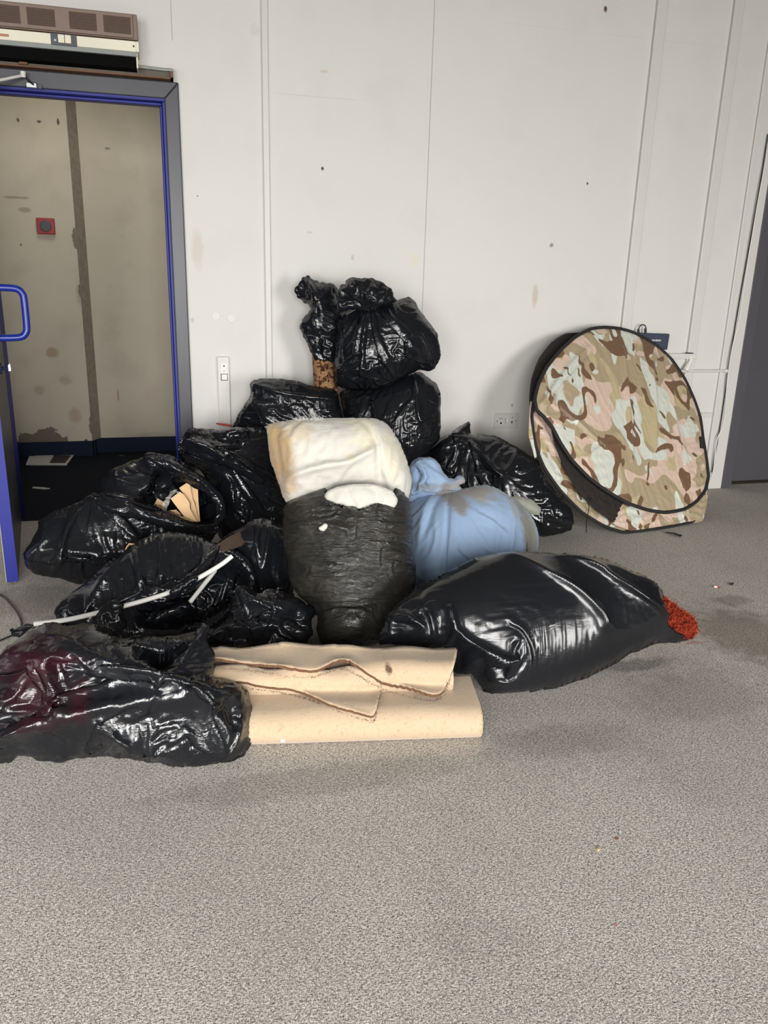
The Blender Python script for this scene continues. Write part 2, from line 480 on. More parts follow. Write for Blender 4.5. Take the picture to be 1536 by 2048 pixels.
    if sub:
        s = o.modifiers.new('sub', 'SUBSURF'); s.levels = s.render_levels = sub
    return o

# ------------------------------------------------------------------ materials
def film_mat(name, base=(.0058, .0064, .008), rough=(.11, .27), facet=(.34, .20), crinkle=.35, streak=None, tint=None, scale=1.0, dust=.0, stretch=(1, 2.2, 1), rot=.6):
    t = NT(name)
    at = t.n('ShaderNodeAttribute', _attribute_name='film').outputs['Vector']
    warp = t.noise(4.5*scale, 3, vec=at, out=1)
    v = t.mix(.16, at, warp, 'ADD')
    # crumpled film: small flat facets with sharp borders, gathered in patches
    def facets(sc, vec, amt, patch):
        c = t.vor(sc*scale, vec=vec, out=1)
        d = t.n('ShaderNodeVectorMath', _operation='SUBTRACT', i0=c, i1=(.5, .5, .5)).outputs[0]
        d = t.n('ShaderNodeVectorMath', _operation='SCALE', i0=d); t.set(d.inputs['Scale'], t.math('MULTIPLY', patch, amt)); return d.outputs[0]
    patch = t.ramp(t.noise(3.6*scale, 3, vec=at), [(.38, 0.12), (.60, 1.0)])
    patch2 = t.ramp(t.noise(5.2*scale, 3, vec=t.mapping(loc=(3, 7, 1), vec=at)), [(.42, 0.08), (.62, 1.0)])
    f1 = facets(15, t.mapping(stretch, rot=(0, 0, rot), vec=v), facet[0], patch)
    f2 = facets(38, t.mapping((stretch[1], stretch[0], 1), rot=(0, 0, rot*.5), vec=v), facet[1], patch2)
    nn = t.n('ShaderNodeVectorMath', _operation='ADD', i0=t.geo.outputs['Normal'], i1=f1).outputs[0]
    nn = t.n('ShaderNodeVectorMath', _operation='ADD', i0=nn, i1=f2).outputs[0]
    nn = t.n('ShaderNodeVectorMath', _operation='NORMALIZE', i0=nn).outputs[0]
    st = t.noise(8*scale, 4, vec=t.mapping((1, 4, 1), rot=(0, 0, .9), vec=v), dist=.5)
    h = t.math('ABSOLUTE', t.math('SUBTRACT', st, .5))
    if streak:
        s_ = t.noise(24, 5, vec=t.mapping(streak, vec=v), dist=.5)
        h = t.math('MULTIPLY_ADD', t.math('ABSOLUTE', t.math('SUBTRACT', s_, .5)), 2.0, t.math('MULTIPLY', h, .35))
    nb = t.bump(h, crinkle, .012, normal=nn)
    r = t.ramp(t.noise(7, 4, vec=at), [(.3, rough[0]), (.7, rough[1])])
    col = t.mix(t.noise(3, 2, vec=at), base, tuple(c*1.9 for c in base))
    if tint:
        for (c, rr, tc, nzs) in tint:
            col = t.mix(t.math('MULTIPLY', t.blob(c, rr, .8, nzs, 1.2), .8), col, tc)
    if dust:
        dm = t.math('MULTIPLY', t.ramp(t.noise(11, 6, vec=at), [(.42, 0), (.75, 1)]), dust)
        col = t.mix(dm, col, (.09, .08, .062))
    t.out(color=col, rough=r, normal=nb, spec=.52)
    return t.m

def cloth_mat(name, base, var=.10, rough=.85, stains=(), fold=.25, weave=900, sheen=.2, scale=1.0):
    t = NT(name)
    n1 = t.noise(6*scale, 4)
    col = t.mix(n1, tuple(c*(1-var) for c in base), tuple(min(1, c*(1+var)) for c in base))
    for (c, r, sc, amt, nz) in stains:
        col = t.mix(t.math('MULTIPLY', t.blob(c, r, .55, nz), amt), col, sc)
    h = t.math('ADD', t.math('MULTIPLY', t.noise(14*scale, 3, dist=.6), 1.0), t.math('MULTIPLY', t.noise(weave, 1), .05))
    t.out(color=col, rough=rough, normal=t.bump(h, fold, .012), spec=.2)
    t.set(t.b.inputs['Sheen Weight'], sheen)
    return t.m

M = {}
M['film'] = film_mat('black_film', facet=(.38, .17), scale=.85)
M['film_b'] = film_mat('black_film_b', facet=(.44, .20), scale=.9, rot=1.1)
M['film_soft'] = film_mat('black_film_taut', rough=(.13, .25), facet=(.13, .07), crinkle=.20, scale=.7)
M['film_taut'] = film_mat('black_film_smooth', rough=(.15, .27), facet=(.07, .05), crinkle=.14, scale=.6)
M['film_matte'] = film_mat('black_film_matte', base=(.012, .0115, .0105), rough=(.20, .32), facet=(.14, .08), crinkle=.55, streak=(.5, 3.5, 1), dust=.35)
M['film_matte2'] = film_mat('black_film_matte2', base=(.0055, .0055, .0065), rough=(.24, .36), facet=(.2, .1))

# wall board, with its scuffs, plugged holes and drips
def wall_mat():
    t = NT('painted_board'); W = lambda x, y: on_wall(x, y)
    col = t.mix(t.noise(1.3, 3), srgb(208, 206, 201), srgb(215, 213, 209))
    col = t.mix(t.math('MULTIPLY', t.ramp(t.noise(4, 5), [(.52, 0), (.78, 1)]), .22), col, srgb(196, 188, 178))
    marks = [(1070, 592, .022, .075, (196, 178, 160), .75, 25), (1103, 491, .014, .014, (128, 122, 112), .8, 60), (830, 521, .02, .04, (214, 208, 178), .6, 20),
             (395, 500, .035, .11, (198, 186, 172), .55, 18), (648, 143, .025, .008, (188, 176, 164), .6, 60), (420, 880, .09, .05, (205, 180, 172), .35, 12),
             (645, 337, .009, .011, (70, 62, 56), 1, 60), (1175, 367, .008, .010, (58, 48, 40), 1, 60), (1211, 18, .014, .018, (90, 74, 60), 1, 60),
             (1024, 811, .006, .01, (120, 118, 114), .8, 60), (650, 195, .3, .004, (196, 192, 186), .5, 6), (620, 465, .02, .008, (182, 178, 172), .6, 40),
             (395, 392, .006, .004, (96, 90, 84), .8, 60), (570, 755, .02, .02, (176, 172, 166), .4, 40), (385, 640, .01, .015, (150,145,140), .4, 50),
             (705, 515, .010, .02, (176, 170, 162), .6, 60), (510, 60, .03, .03, (196, 190, 184), .4, 20)]
    for (x, y, rx, rz, c, a, nz) in marks:
        p = W(x, y); col = t.mix(t.math('MULTIPLY', t.blob(p, (rx, .2, rz), .5, nz), a), col, srgb(*c))
    t.out(color=col, rough=.55, normal=t.bump(t.noise(90, 3), .06, .003), spec=.3)
    return t.m
M['wall'] = wall_mat()
M['trim_white'] = plain('white_gloss_paint', srgb(208, 206, 201), .4, var=.02, scale=12)
M['trim_seam'] = plain('filled_joint', srgb(176, 172, 166), .7, var=.05)

def carpet_mat():
    t = NT('cord_carpet')
    # short loops: stretched specks in several directions
    a = t.noise(150, 2, .6, vec=t.mapping((1, 2.6, 1), rot=(0, 0, .35)), dist=.6)
    b = t.noise(190, 2, .6, vec=t.mapping((2.4, 1, 1), rot=(0, 0, .2)), dist=.6)
    c = t.noise(420, 2, .6)
    f = t.math('ADD', t.math('ADD', t.math('MULTIPLY', a, .42), t.math('MULTIPLY', b, .36)), t.math('MULTIPLY', c, .22))
    col = t.ramp(f, [(.38, srgb(78, 74, 70)), (.455, srgb(148, 143, 137)), (.515, srgb(198, 192, 185)), (.565, srgb(238, 233, 224)), (.63, srgb(246, 240, 230))])
    big = t.noise(1.1, 3); col = t.mix(t.ramp(big, [(.35, 0), (.7, .28)]), col, srgb(120, 114, 108))
    col = t.mix(t.math('MULTIPLY', t.ramp(t.noise(2.6, 5), [(.55, 0), (.75, 1)]), .22), col, srgb(84, 76, 68))
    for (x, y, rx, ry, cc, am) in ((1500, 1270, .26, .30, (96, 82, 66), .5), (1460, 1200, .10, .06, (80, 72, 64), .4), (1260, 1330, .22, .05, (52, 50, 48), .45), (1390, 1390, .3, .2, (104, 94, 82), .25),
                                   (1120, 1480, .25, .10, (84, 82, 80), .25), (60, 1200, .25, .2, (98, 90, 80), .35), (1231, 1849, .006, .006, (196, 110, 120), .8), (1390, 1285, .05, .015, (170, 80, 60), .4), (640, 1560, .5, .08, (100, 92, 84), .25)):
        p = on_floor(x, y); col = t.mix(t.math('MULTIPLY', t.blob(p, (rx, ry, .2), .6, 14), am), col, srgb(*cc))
    t.out(color=col, rough=.95, normal=t.bump(f, .7, .004), spec=.1)
    return t.m
M['carpet'] = carpet_mat()
def hall_floor():
    t = NT('blue_black_carpet'); n = t.noise(240, 2)
    t.out(color=t.ramp(n, [(.35, srgb(10, 12, 18)), (.6, srgb(26, 32, 44)), (.75, srgb(54, 60, 72))]), rough=.9, spec=.15, normal=t.bump(n, .4, .003)); return t.m
M['hall_floor'] = hall_floor()
def hall_wall(key, side):
    t = NT(key); W = lambda x, y, Y: on_wall(x, y, Y)
    col = t.mix(t.noise(3, 4), srgb(186, 178, 162), srgb(198, 190, 174))
    col = t.mix(t.math('MULTIPLY', t.ramp(t.noise(5, 5), [(.5, 0), (.78, 1)]), .3), col, srgb(150, 142, 126))
    Y = HALL_Y1 if side == 'l' else HALL_Y2
    marks = {'l': [(30, 395, .09, .01, (120, 100, 80), .5, 12), (50, 420, .05, .02, (120, 100, 80), .5, 20), (105, 705, .05, .04, (150, 118, 96), .6, 14), (160, 590, .03, .08, (140, 128, 110), .4, 20), (150, 830, .05, .06, (150, 120, 96), .4, 20),
                   (130, 760, .05, .04, (150, 138, 120), .5, 20), (80, 780, .04, .04, (150, 138, 120), .5, 20), (36, 240, .012, .016, (96, 88, 74), .9, 50), (78, 243, .016, .010, (80, 74, 62), .9, 50), (116, 244, .010, .022, (54, 50, 44), .9, 50),
                   (80, 884, .20, .09, (116, 108, 98), 1, 10), (176, 640, .02, .10, (124, 116, 104), 1, 24), (163, 585, .022, .05, (120, 112, 100), 1, 24), (180, 760, .016, .09, (124, 116, 104), 1, 24), (184, 850, .02, .08, (120, 112, 102), 1, 24), (150, 480, .016, .06, (124, 116, 104), 1, 24), (172, 881, .014, .010, (80, 76, 68), 1, 50), (150, 893, .05, .016, (110, 102, 92), .9, 20), (42, 490, .006, .01, (60, 50, 40), .8, 40)],
             'r': [(215, 297, .022, .010, (120, 114, 96), .7, 40), (165, 800, .02, .10, (150, 140, 122), .5, 30), (236, 790, .01, .05, (150, 96, 80), .5, 50), (300, 870, .2, .03, (150, 144, 128), .5, 12)]}[side]
    for (x, y, rx, rz, c, a, nz) in marks:
        p = W(x, y, Y); col = t.mix(t.math('MULTIPLY', t.blob(p, (rx, .3, rz), 1.0 if a == 1 else .5, nz, 12 if a == 1 else 2.2), a), col, srgb(*c))
    t.out(color=col, rough=.8, normal=t.bump(t.noise(60, 4), .15, .004), spec=.25); return t.m
M['dark_paint'] = plain('grey_blue_gloss', srgb(66, 67, 73), .38, var=.08, scale=8, spec=.5)
M['dark_paint2'] = plain('charcoal_door_paint', srgb(76, 75, 79), .5, var=.04, scale=5)
def chipped(name, c, chip, thr=.66, scale=38, r0=.5):
    t = NT(name); m = t.ramp(t.noise(scale, 6, .7), [(thr, 0), (thr+.02, 1)])
    t.out(color=t.mix(m, t.mix(t.noise(6, 3), c, tuple(x*1.25 for x in c)), chip), rough=t.mix(m, (r0,)*3, (.8,)*3)); return t.m
M['blue'] = chipped('chipped_blue_gloss', srgb(8, 20, 118), srgb(130, 130, 140), .68)
M['blue_dark'] = chipped('worn_dark_blue_paint', srgb(8, 20, 46), srgb(60, 66, 78), .74, r0=.9)
M['blue_lock'] = chipped('worn_dark_blue_paint', srgb(14, 20, 40), srgb(80, 84, 92), .72)
M['blue_handle'] = plain('blue_nylon', srgb(24, 42, 132), .32, var=.04)
M['chrome'] = plain('dull_chrome', (.6, .6, .62), .25, metal=1.0, var=.03)
M['brown_metal'] = plain('brown_enamel', srgb(124, 104, 92), .45, var=.05)
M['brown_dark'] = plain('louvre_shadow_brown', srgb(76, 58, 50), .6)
M['cream'] = chipped('aged_cream_enamel', srgb(214, 208, 188), srgb(150, 140, 120), .70, 20)
M['grey_metal'] = plain('grey_enamel', srgb(132, 136, 132), .5)
M['black'] = plain('black_plastic', (.012, .012, .014), .5)
M['void'] = plain('slot_shade_black', (.004, .004, .004), .95, spec=.08)  # near-black colour stands in for the shade inside the heater's outlet
M['black_rib'] = plain('black_binding_tape', (.014, .013, .013), .8)
M['wood'] = plain('raw_softwood', srgb(112, 78, 54), .75, var=.15, scale=60)
M['wood_dark'] = plain('old_grey_board', srgb(98, 92, 84), .85, var=.2, scale=20)
M['white_plastic'] = plain('white_plastic', srgb(222, 220, 214), .35, var=.02)
M['socket_plastic'] = plain('socket_plastic', srgb(204, 203, 198), .35, var=.02)
M['red'] = plain('red_plastic', srgb(170, 28, 34), .4)
M['red_dim'] = plain('red_call_point', srgb(150, 34, 40), .45)
M['navy'] = plain('navy_metal', srgb(50, 58, 78), .45, var=.04)
M['dark_grey'] = plain('dark_grey_plastic', srgb(70, 72, 78), .5)
M['paper'] = plain('printed_paper', srgb(196, 194, 190), .7)
M['paper_dark'] = plain('dark_page', srgb(66, 56, 58), .6)
M['pen_red'] = plain('pen_red', srgb(196, 26, 34), .3)
M['tan_filter'] = plain('cork_paper', srgb(150, 70, 44), .8)
def cardboard():
    t = NT('cardboard'); col = t.mix(t.noise(9, 4), srgb(208, 170, 126), srgb(232, 198, 156))
    t.out(color=col, rough=.85, normal=t.bump(t.noise(60, 3), .1, .003), spec=.2); return t.m
M['card'] = cardboard()
M['unseen'] = plain('shop_wall_grey', srgb(92, 90, 88), .9)

# ------------------------------------------------------------------ the room
DX0, DX1, DZ = -0.775, 0.035, 2.02         # clear opening of the left doorway
RX0, RX1, RZ = 3.50, 4.40, 2.04           # right doorway
def wall_panel(name, mb, mat): return struct(mb.build(name, mat))
XL, XR, YB, ZC = -3.2, 5.2, -2.8, 3.05
fl = MB(); fl.box((XL, YB, -.05), (XR, WALL_Y+.0, 0)); fl.box((RX0-.1, WALL_Y, -.05), (XR, WALL_Y+.16, 0))
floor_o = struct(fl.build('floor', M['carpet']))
hf_ = MB(); hf_.box((-2.2, WALL_Y, -.05), (1.6, HALL_Y2+.2, 0.0)); struct(hf_.build('floor_corridor', M['hall_floor']))
b = MB(); T_ = .14
b.box((XL, WALL_Y, 0), (DX0-.06, WALL_Y+T_, ZC)); b.box((DX0-.06, WALL_Y, DZ+.06), (DX1+.06, WALL_Y+T_, ZC))
b.box((DX1+.06, WALL_Y, 0), (RX0-.07, WALL_Y+T_, ZC)); b.box((RX0-.07, WALL_Y, RZ+.05), (XR, WALL_Y+T_, ZC))
wall_o = struct(b.build('wall_back', M['wall']))
b = MB(); b.box((XR, YB, 0), (XR+.1, WALL_Y+.2, ZC)); struct(b.build('wall_right', M['unseen']))
b = MB(); b.box((XL-.1, YB, 0), (XL, WALL_Y, .3)); b.box((XL-.1, YB, 2.6), (XL, WALL_Y, ZC)); b.box((XL-.1, 1.5, .3), (XL, WALL_Y, 2.6)); b.box((XL-.1, YB, .3), (XL, -.7, 2.6))
struct(b.build('wall_left', M['unseen']))
b = MB(); b.box((XL, YB-.1, 2.4), (XR, YB, ZC)); b.box((XL, YB-.1, 0), (XR, YB, .28)); b.box((3.6, YB-.1, .28), (XR, YB, 2.4))
struct(b.build('wall_front', M['unseen']))
b = MB(); b.box((XL, YB, ZC), (XR, WALL_Y+.2, ZC+.1)); struct(b.build('ceiling', plain('ceiling_tile', srgb(120, 116, 110), .9)))
# corridor shell
b = MB(); b.box((-1.02, HALL_Y1, 0), (-.53, HALL_Y2+.15, 2.6)); struct(b.build('wall_corridor_pier', hall_wall('corridor_plaster', 'l')))
b = MB(); b.box((-.53, HALL_Y2, 0), (1.6, HALL_Y2+.1, 2.6)); struct(b.build('wall_corridor_back', hall_wall('corridor_plaster_back', 'r')))
hm = plain('corridor_grey_paint', srgb(120, 118, 114), .8, var=.08, scale=5)
b = MB(); b.box((-1.12, WALL_Y+T_+.02, 0), (-1.02, HALL_Y1+.1, 2.6)); struct(b.build('wall_corridor_left', hm))
b = MB(); b.box((.42, WALL_Y+T_, 0), (.52, HALL_Y2, 2.6)); struct(b.build('wall_corridor_right', hm))
b = MB(); b.box((-1.12, WALL_Y+T_, 2.6), (1.6, HALL_Y2+.1, 2.7)); struct(b.build('ceiling_corridor', hm))
b = MB(); b.box((-1.018, HALL_Y1-.018, 0), (-.53+.012, HALL_Y1, .105)); b.box((-.53, HALL_Y1-.018, 0), (-.512, HALL_Y2-.016, .105)); b.box((-.512, HALL_Y2-.018, 0), (.42, HALL_Y2, .105))
b.box((-1.02, WALL_Y+.2, 0), (-1.002, HALL_Y1-.018, .105)); struct(b.build('baseboard_corridor', M['blue_dark'], bevel=.003))
# chipped plaster corner strip of the pier
b = MB(); b.add([(-.53, HALL_Y1+.001, .105), (-.478, HALL_Y2-.001, .105), (-.53, HALL_Y2-.001, .105), (-.53, HALL_Y1+.001, 2.6), (-.478, HALL_Y2-.001, 2.6), (-.53, HALL_Y2-.001, 2.6)], [(0,1,4,3), (0,2,1), (3,4,5), (1,2,5,4), (2,0,3,5)])
pz = plain('bare_plaster_edge', srgb(150, 140, 126), .9, var=.2, scale=30); struct(b.build('trim_pier_corner', pz))

# boards: battens, joints
def batten(n, px, py, wd, th, z0=0.0, mat='trim_white'):
    x = on_wall(px, py)[0]; m = MB(); m.box((x, WALL_Y-th, z0), (x+wd, WALL_Y, ZC)); return struct(m.build('trim_%d' % n, M[mat], bevel=.004))
batten(1, 527, 375, .030, .018)
batten(2, 1277, 325, .062, .020)
batten(3, 1420, 350, .060, .020)
batten(4, 1478, 470, .034, .014)
def joint(n, px, py, z0=0.0, z1=ZC, mat='trim_seam', wd=.004):
    x = on_wall(px, py)[0]; m = MB(); m.box((x-wd/2, WALL_Y-.0012, z0), (x+wd/2, WALL_Y+.001, z1)); return struct(m.build('trim_%d' % n, M[mat]))
joint(5, 857, 309); joint(6, 343, 43, z0=2.28)
# faint horizontal board joint near the ceiling, right-hand side
m = MB(); m.box((on_wall(1000, 45)[0], WALL_Y-.001, on_wall(1140, 60)[2]-.0015), (RX0-.35, WALL_Y, on_wall(1140, 60)[2]+.0015)); struct(m.build('trim_7', M['trim_white']))
# white upright beside the dark door
m = MB(); m.box((on_wall(1478, 470)[0]+.034, WALL_Y-.010, 0), (RX0-.075, WALL_Y, ZC)); struct(m.build('trim_8', M['trim_white'], bevel=.003))

# left doorway: lining, stop and mitred architrave
dr = MB(); yF, yB = WALL_Y-.022, WALL_Y+T_+.01
A0, A1, AZ = DX0-.075, DX1+.078, DZ+.085
def prism(m, quad_xz, y0, y1, mi=0):
    vs = [(x, y0, z) for x, z in quad_xz]+[(x, y1, z) for x, z in quad_xz]; n = len(quad_xz)
    m.add(vs, [tuple(range(n)), tuple(range(2*n-1, n-1, -1))]+[(i, n+i, n+(i+1) % n, (i+1) % n) for i in range(n)], mi)
prism(dr, [(DX1+.012, 0), (A1, 0), (A1, AZ), (DX1+.012, DZ+.012)], yF, WALL_Y+.002)
prism(dr, [(DX0-.012, 0), (DX0-.012, DZ+.012), (A0, AZ), (A0, 0)], yF, WALL_Y+.002)
prism(dr, [(DX0-.012, DZ+.012), (DX1+.012, DZ+.012), (A1, AZ), (A0, AZ)], yF, WALL_Y+.002)
frame = struct(dr.build('door_1_frame', M['dark_paint'], bevel=.006, seg=3))
frame.name = 'trim_9'
dr = MB()
dr.box((DX1, yF+.012, 0), (DX1+.06, yB, DZ)); dr.box((DX0-.06, yF+.012, 0), (DX0, yB, DZ)); dr.box((DX0-.06, yF+.012, DZ), (DX1+.06, yB, DZ+.06))
dr.box((DX1-.012, WALL_Y+.03, 0), (DX1, WALL_Y+.09, DZ-.012)); dr.box((DX0, WALL_Y+.03, DZ-.012), (DX1, WALL_Y+.09, DZ))
struct(dr.build('trim_10', M['blue'], bevel=.003))
# right doorway: charcoal frame and recessed leaf
dr = MB(); dr.box((RX0-.075, WALL_Y-.012, 0), (RX0, WALL_Y+.13, RZ)); dr.box((RX0-.075, WALL_Y-.012, RZ), (XR, WALL_Y+.13, RZ+.05))
struct(dr.build('trim_11', M['dark_paint2'], bevel=.003))
dr = MB(); dr.box((RX0, WALL_Y+.105, .012), (XR, WALL_Y+.15, RZ)); door2 = struct(dr.build('door_2', M['dark_paint2']))
dr = MB(); dr.box((RX0, WALL_Y+.06, 0), (XR, WALL_Y+.15, .004)); struct(dr.build('trim_12', plain('grubby_threshold', srgb(74, 62, 50), .9, var=.3, scale=40)))

# ---- door leaf of the left doorway, standing open edge-on
hinge = np.array([DX0+.012, WALL_Y-.03]); free = on_floor(38, 1168)[:2]
dv = free-hinge; Ld = np.linalg.norm(dv); dv /= Ld; nv = np.array([-dv[1], dv[0]])   # nv points to +X side
if nv[0] < 0: nv = -nv
TH = .044
d1 = empty('door_1', (hinge[0], hinge[1], 0), 'open blue-edged door leaf hinged to the left doorway', 'door'); struct(d1)
def leafbox(m, s0, s1, t0, t1, z0, z1, mi=0):
    c = hinge+dv*(s0+s1)/2+nv*(t0+t1)/2
    m.obox((c[0], c[1], (z0+z1)/2), (dv[0]*(s1-s0)/2, dv[1]*(s1-s0)/2, 0), (nv[0]*(t1-t0)/2, nv[1]*(t1-t0)/2, 0), (0, 0, (z1-z0)/2), mi)
m = MB(); leafbox(m, 0, Ld-.004, -TH, 0, .012, 1.99); m.build('leaf', M['dark_paint'], d1, bevel=.002)
m = MB(); leafbox(m, Ld-.004, Ld, -TH, .0, .012, 1.99); m.build('painted_edge', M['blue'], d1)
m = MB(); leafbox(m, Ld-.05, Ld+.003, -TH-.004, -TH, .012, 1.99); m.build('edge_lipping', M['grey_metal'], d1)
# D-shaped pull handle on the +X face
def L3(s, t, z): c = hinge+dv*s+nv*t; return (c[0], c[1], z)
sH = Ld-.085; zt = 1.345; 
hz1 = 1.19; hz0 = 1.0
hp = [L3(sH, .0, hz1), L3(sH, .07, hz1), L3(sH, .105, hz1-.004), L3(sH, .122, hz1-.020), L3(sH, .127, hz1-.045), L3(sH, .127, hz0+.045), L3(sH, .122, hz0+.020), L3(sH, .105, hz0+.004), L3(sH, .07, hz0), L3(sH, 0, hz0)]
m = MB(); m.tube(smooth_path(hp, 6), .0135, 16); m.build('pull_handle', M['blue_handle'], d1, smooth=True)
m = MB(); zl = .885
for p0, p1, r in ((L3(sH+.03, 0, zl), L3(sH+.03, .022, zl), .022), (L3(sH+.03, .022, zl), L3(sH+.03, .040, zl), .008), (L3(sH+.03, .038, zl), L3(sH+.03, .046, zl), .014)):
    m.tube([p0, p1], r, 14)
m.build('lock_cylinder', M['blue_dark'], d1, smooth=True)
m = MB(); m.obox(L3(sH+.03, .050, zl+.003), (0, 0, .013), np.array((*nv, 0))*.004, np.array((*dv, 0))*.004); m.tube([L3(sH+.03, .05, zl+.018), L3(sH+.03, .05, zl+.012)], .006, 8); m.build('thumb_turn', M['chrome'], d1)

if __name__ == '__main__':
    pass

# ------------------------------------------------------------------ things fixed to the wall
W3 = lambda x, y, Y=WALL_Y: on_wall(x, y, Y)
# air curtain over the left doorway
yh = WALL_Y-.15; xr = W3(272, 60, yh)[0]; zz = [W3(271, v, yh)[2] for v in (27, 79, 83, 104, 113, 134)]
xl = xr-1.05
hc = empty('air_curtain', ((xl+xr)/2, yh, zz[5]), 'brown and cream air curtain heater above the blue doorway', 'heater')
m = MB(); m.box((xl, yh+.012, zz[1]), (xr+.006, WALL_Y-.002, zz[0])); m.build('top_casing', M['brown_metal'], hc, bevel=.004)
m = MB(); m.box((xl, yh, zz[1]+.004), (xr-.012, yh+.014, zz[0]-.004)); gr = m.build('louvred_grille', M['brown_metal'], hc, bevel=.003)
xs = [W3(x, 60, yh)[0] for x in (140, 194, 208, 262)]; vents = [(xs[0], xs[1]), (xs[2], xs[3])]
pw = xs[1]-xs[0]; off = W3(110, 40, yh)[0]-pw; vents.append((off, off+pw)); off2 = W3(40, 30, yh)[0]-pw; vents.append((off2, off2+pw)); vents.append((off2-.2-pw, off2-.2))
hgt = zz[0]-zz[1]
for (a, c) in vents:
    lo_ = MB()
    for k in range(8):
        z = zz[0]-.022-k*(hgt-.040)/7.4
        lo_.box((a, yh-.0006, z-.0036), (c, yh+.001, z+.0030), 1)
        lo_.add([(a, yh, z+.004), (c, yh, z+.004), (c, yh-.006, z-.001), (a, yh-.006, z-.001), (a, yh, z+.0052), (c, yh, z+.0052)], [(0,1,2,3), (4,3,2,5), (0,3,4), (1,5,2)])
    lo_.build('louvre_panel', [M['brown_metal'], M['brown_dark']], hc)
m = MB(); m.box((xl, yh-.004, zz[3]), (xr-.004, yh+.02, zz[2])); m.box((xr-.004, yh-.004, zz[3]), (xr+.008, WALL_Y-.01, zz[2])); m.build('cream_fascia', M['cream'], hc, bevel=.002)
m = MB(); m.box((xl, yh, zz[4]), (xr-.004, yh+.02, zz[3])); m.build('grey_lip', M['grey_metal'], hc)
m = MB(); m.box((xl, yh+.035, zz[5]), (xr-.006, WALL_Y-.01, zz[4]+.004)); m.build('outlet_slot', M['void'], hc)
m = MB(); m.box((xr-.006, yh+.02, zz[5]), (xr, WALL_Y-.002, zz[3])); m.build('end_plate', M['cream'], hc)
xa, xb = W3(102, 80, yh)[0], W3(154, 85, yh)[0]; zs0, zs1 = W3(128, 92, yh)[2], W3(128, 69, yh)[2]
m = MB(); m.box((xa, yh-.009, zs0), (xb, yh-.003, zs1)); sp = m.build('switch_plate', M['dark_grey'], hc, bevel=.001)
for k in range(2):
    x0 = W3(117+13.5*k, 82, yh)[0]; x1 = W3(129.5+13.5*k, 82, yh)[0]
    m = MB(); zc_ = (zs0+zs1)/2+.002; m.box((x0, yh-.018, zc_-.016), (x1, yh-.008, zc_+.016)); reparent(m.build('rocker_switch', M['cream'], bevel=.002), hc)
m = MB(); m.tube([(xa+.018, yh-.0125, zs0+.017), (xa+.018, yh-.008, zs0+.017)], .005, 10); m.build('screw', M['chrome'], hc)
m = MB(); m.tube([(xr-.014, yh-.007, (zz[2]+zz[3])/2), (xr-.014, yh-.003, (zz[2]+zz[3])/2)], .004, 10); m.build('screw', M['black'], hc)
m = MB(); a_ = W3(-12, 71, yh)[0]; b_ = W3(18, 71, yh)[0]; z_ = W3(10, 71, yh)[2]; m.box((a_, yh-.006, z_-.005), (b_, yh-.003, z_+.005)); m.build('rating_badge', plain('copper_badge', srgb(170, 120, 84), .4), hc)

# boxed-out timber ledge between heater and door head
xe = W3(346, 155)[0]; zb, zt_ = W3(346, 164)[2], W3(346, 146)[2]
yl = WALL_Y-.055
lg = empty('timber_ledge', (xe-.5, yl, zb), 'rough timber and grey board ledge between heater and door head', 'ledge')
m = MB(); m.box((xe-1.15, yl-.004, zb), (xe, WALL_Y-.001, zb+.007)); m.build('bottom_batten', M['wood'], lg)
m = MB(); m.box((xe-.012, yl-.004, zb), (xe, WALL_Y-.001, zt_)); m.build('end_block', M['wood'], lg)
m = MB(); m.box((xe-1.15, yl+.02, zb+.01), (xe-.012, WALL_Y-.001, zt_-.004)); m.build('grey_infill', M['wood_dark'], lg)
xw = W3(48, 133)[0]; m = MB(); m.box((xw-.012, yl-.002, zb+.01), (xw+.022, yl+.02, zt_-.002)); m.build('packing_block', M['wood'], lg)
# dusty torn lining board on top
m = MB(); n = 26
top = [(xe-1.15+(1.15-.002)*i/n, zt_+.004+(.008*(1-i/n))+random.Random(i).uniform(-.002, .002)) for i in range(n+1)]
vs = []; fs = []
for i, (x, z) in enumerate(top):
    vs += [(x, yl-.006, z), (x, WALL_Y-.001, z+.014), (x, yl-.006, z-.010), (x, WALL_Y-.001, z-.010)]
for i in range(n):
    a = i*4; b2 = a+4
    fs += [(a, b2, b2+1, a+1), (a+2, a+3, b2+3, b2+2), (a, a+2, b2+2, b2), (a+1, b2+1, b2+3, a+3)]
m.add(vs, fs); m.build('dusty_top_board', plain('dusty_board', srgb(150, 152, 146), .9, var=.12, scale=30), lg)
m = MB(); m.box((xe-1.15, yl-.010, zt_+.010), (xw-.006, yl+.03, zt_+.026)); m.build('white_capping', M['white_plastic'], lg)

# door closer arm and bracket
yc = WALL_Y-.06; P_ = lambda x, y, d=yc: tuple(W3(x, y, d))
dc = empty('door_closer', P_(48, 150), 'white door closer arm under the timber ledge, left of frame', 'door closer')
m = MB(); m.tube(smooth_path([P_(-60, 168, yc-.12), P_(0, 160, yc-.06), P_(25, 155, yc-.03), P_(46, 151)], 6), .0065, 10); m.build('arm', M['white_plastic'], dc, smooth=True)
m = MB(); m.tube([P_(46, 155), P_(46, 143)], .012, 14); m.build('pivot_cap', M['white_plastic'], dc, smooth=True)
m = MB(); m.tube([P_(50, 154), P_(58, 162), P_(70, 172, WALL_Y-.03)], .004, 8); m.build('link_rod', M['black'], dc)
m = MB(); c = W3(64, 172, WALL_Y-.026); m.box((c[0]-.024, WALL_Y-.040, c[2]-.010), (c[0]+.022, WALL_Y-.021, c[2]+.012)); m.build('shoe_bracket', M['chrome'], dc, bevel=.003)
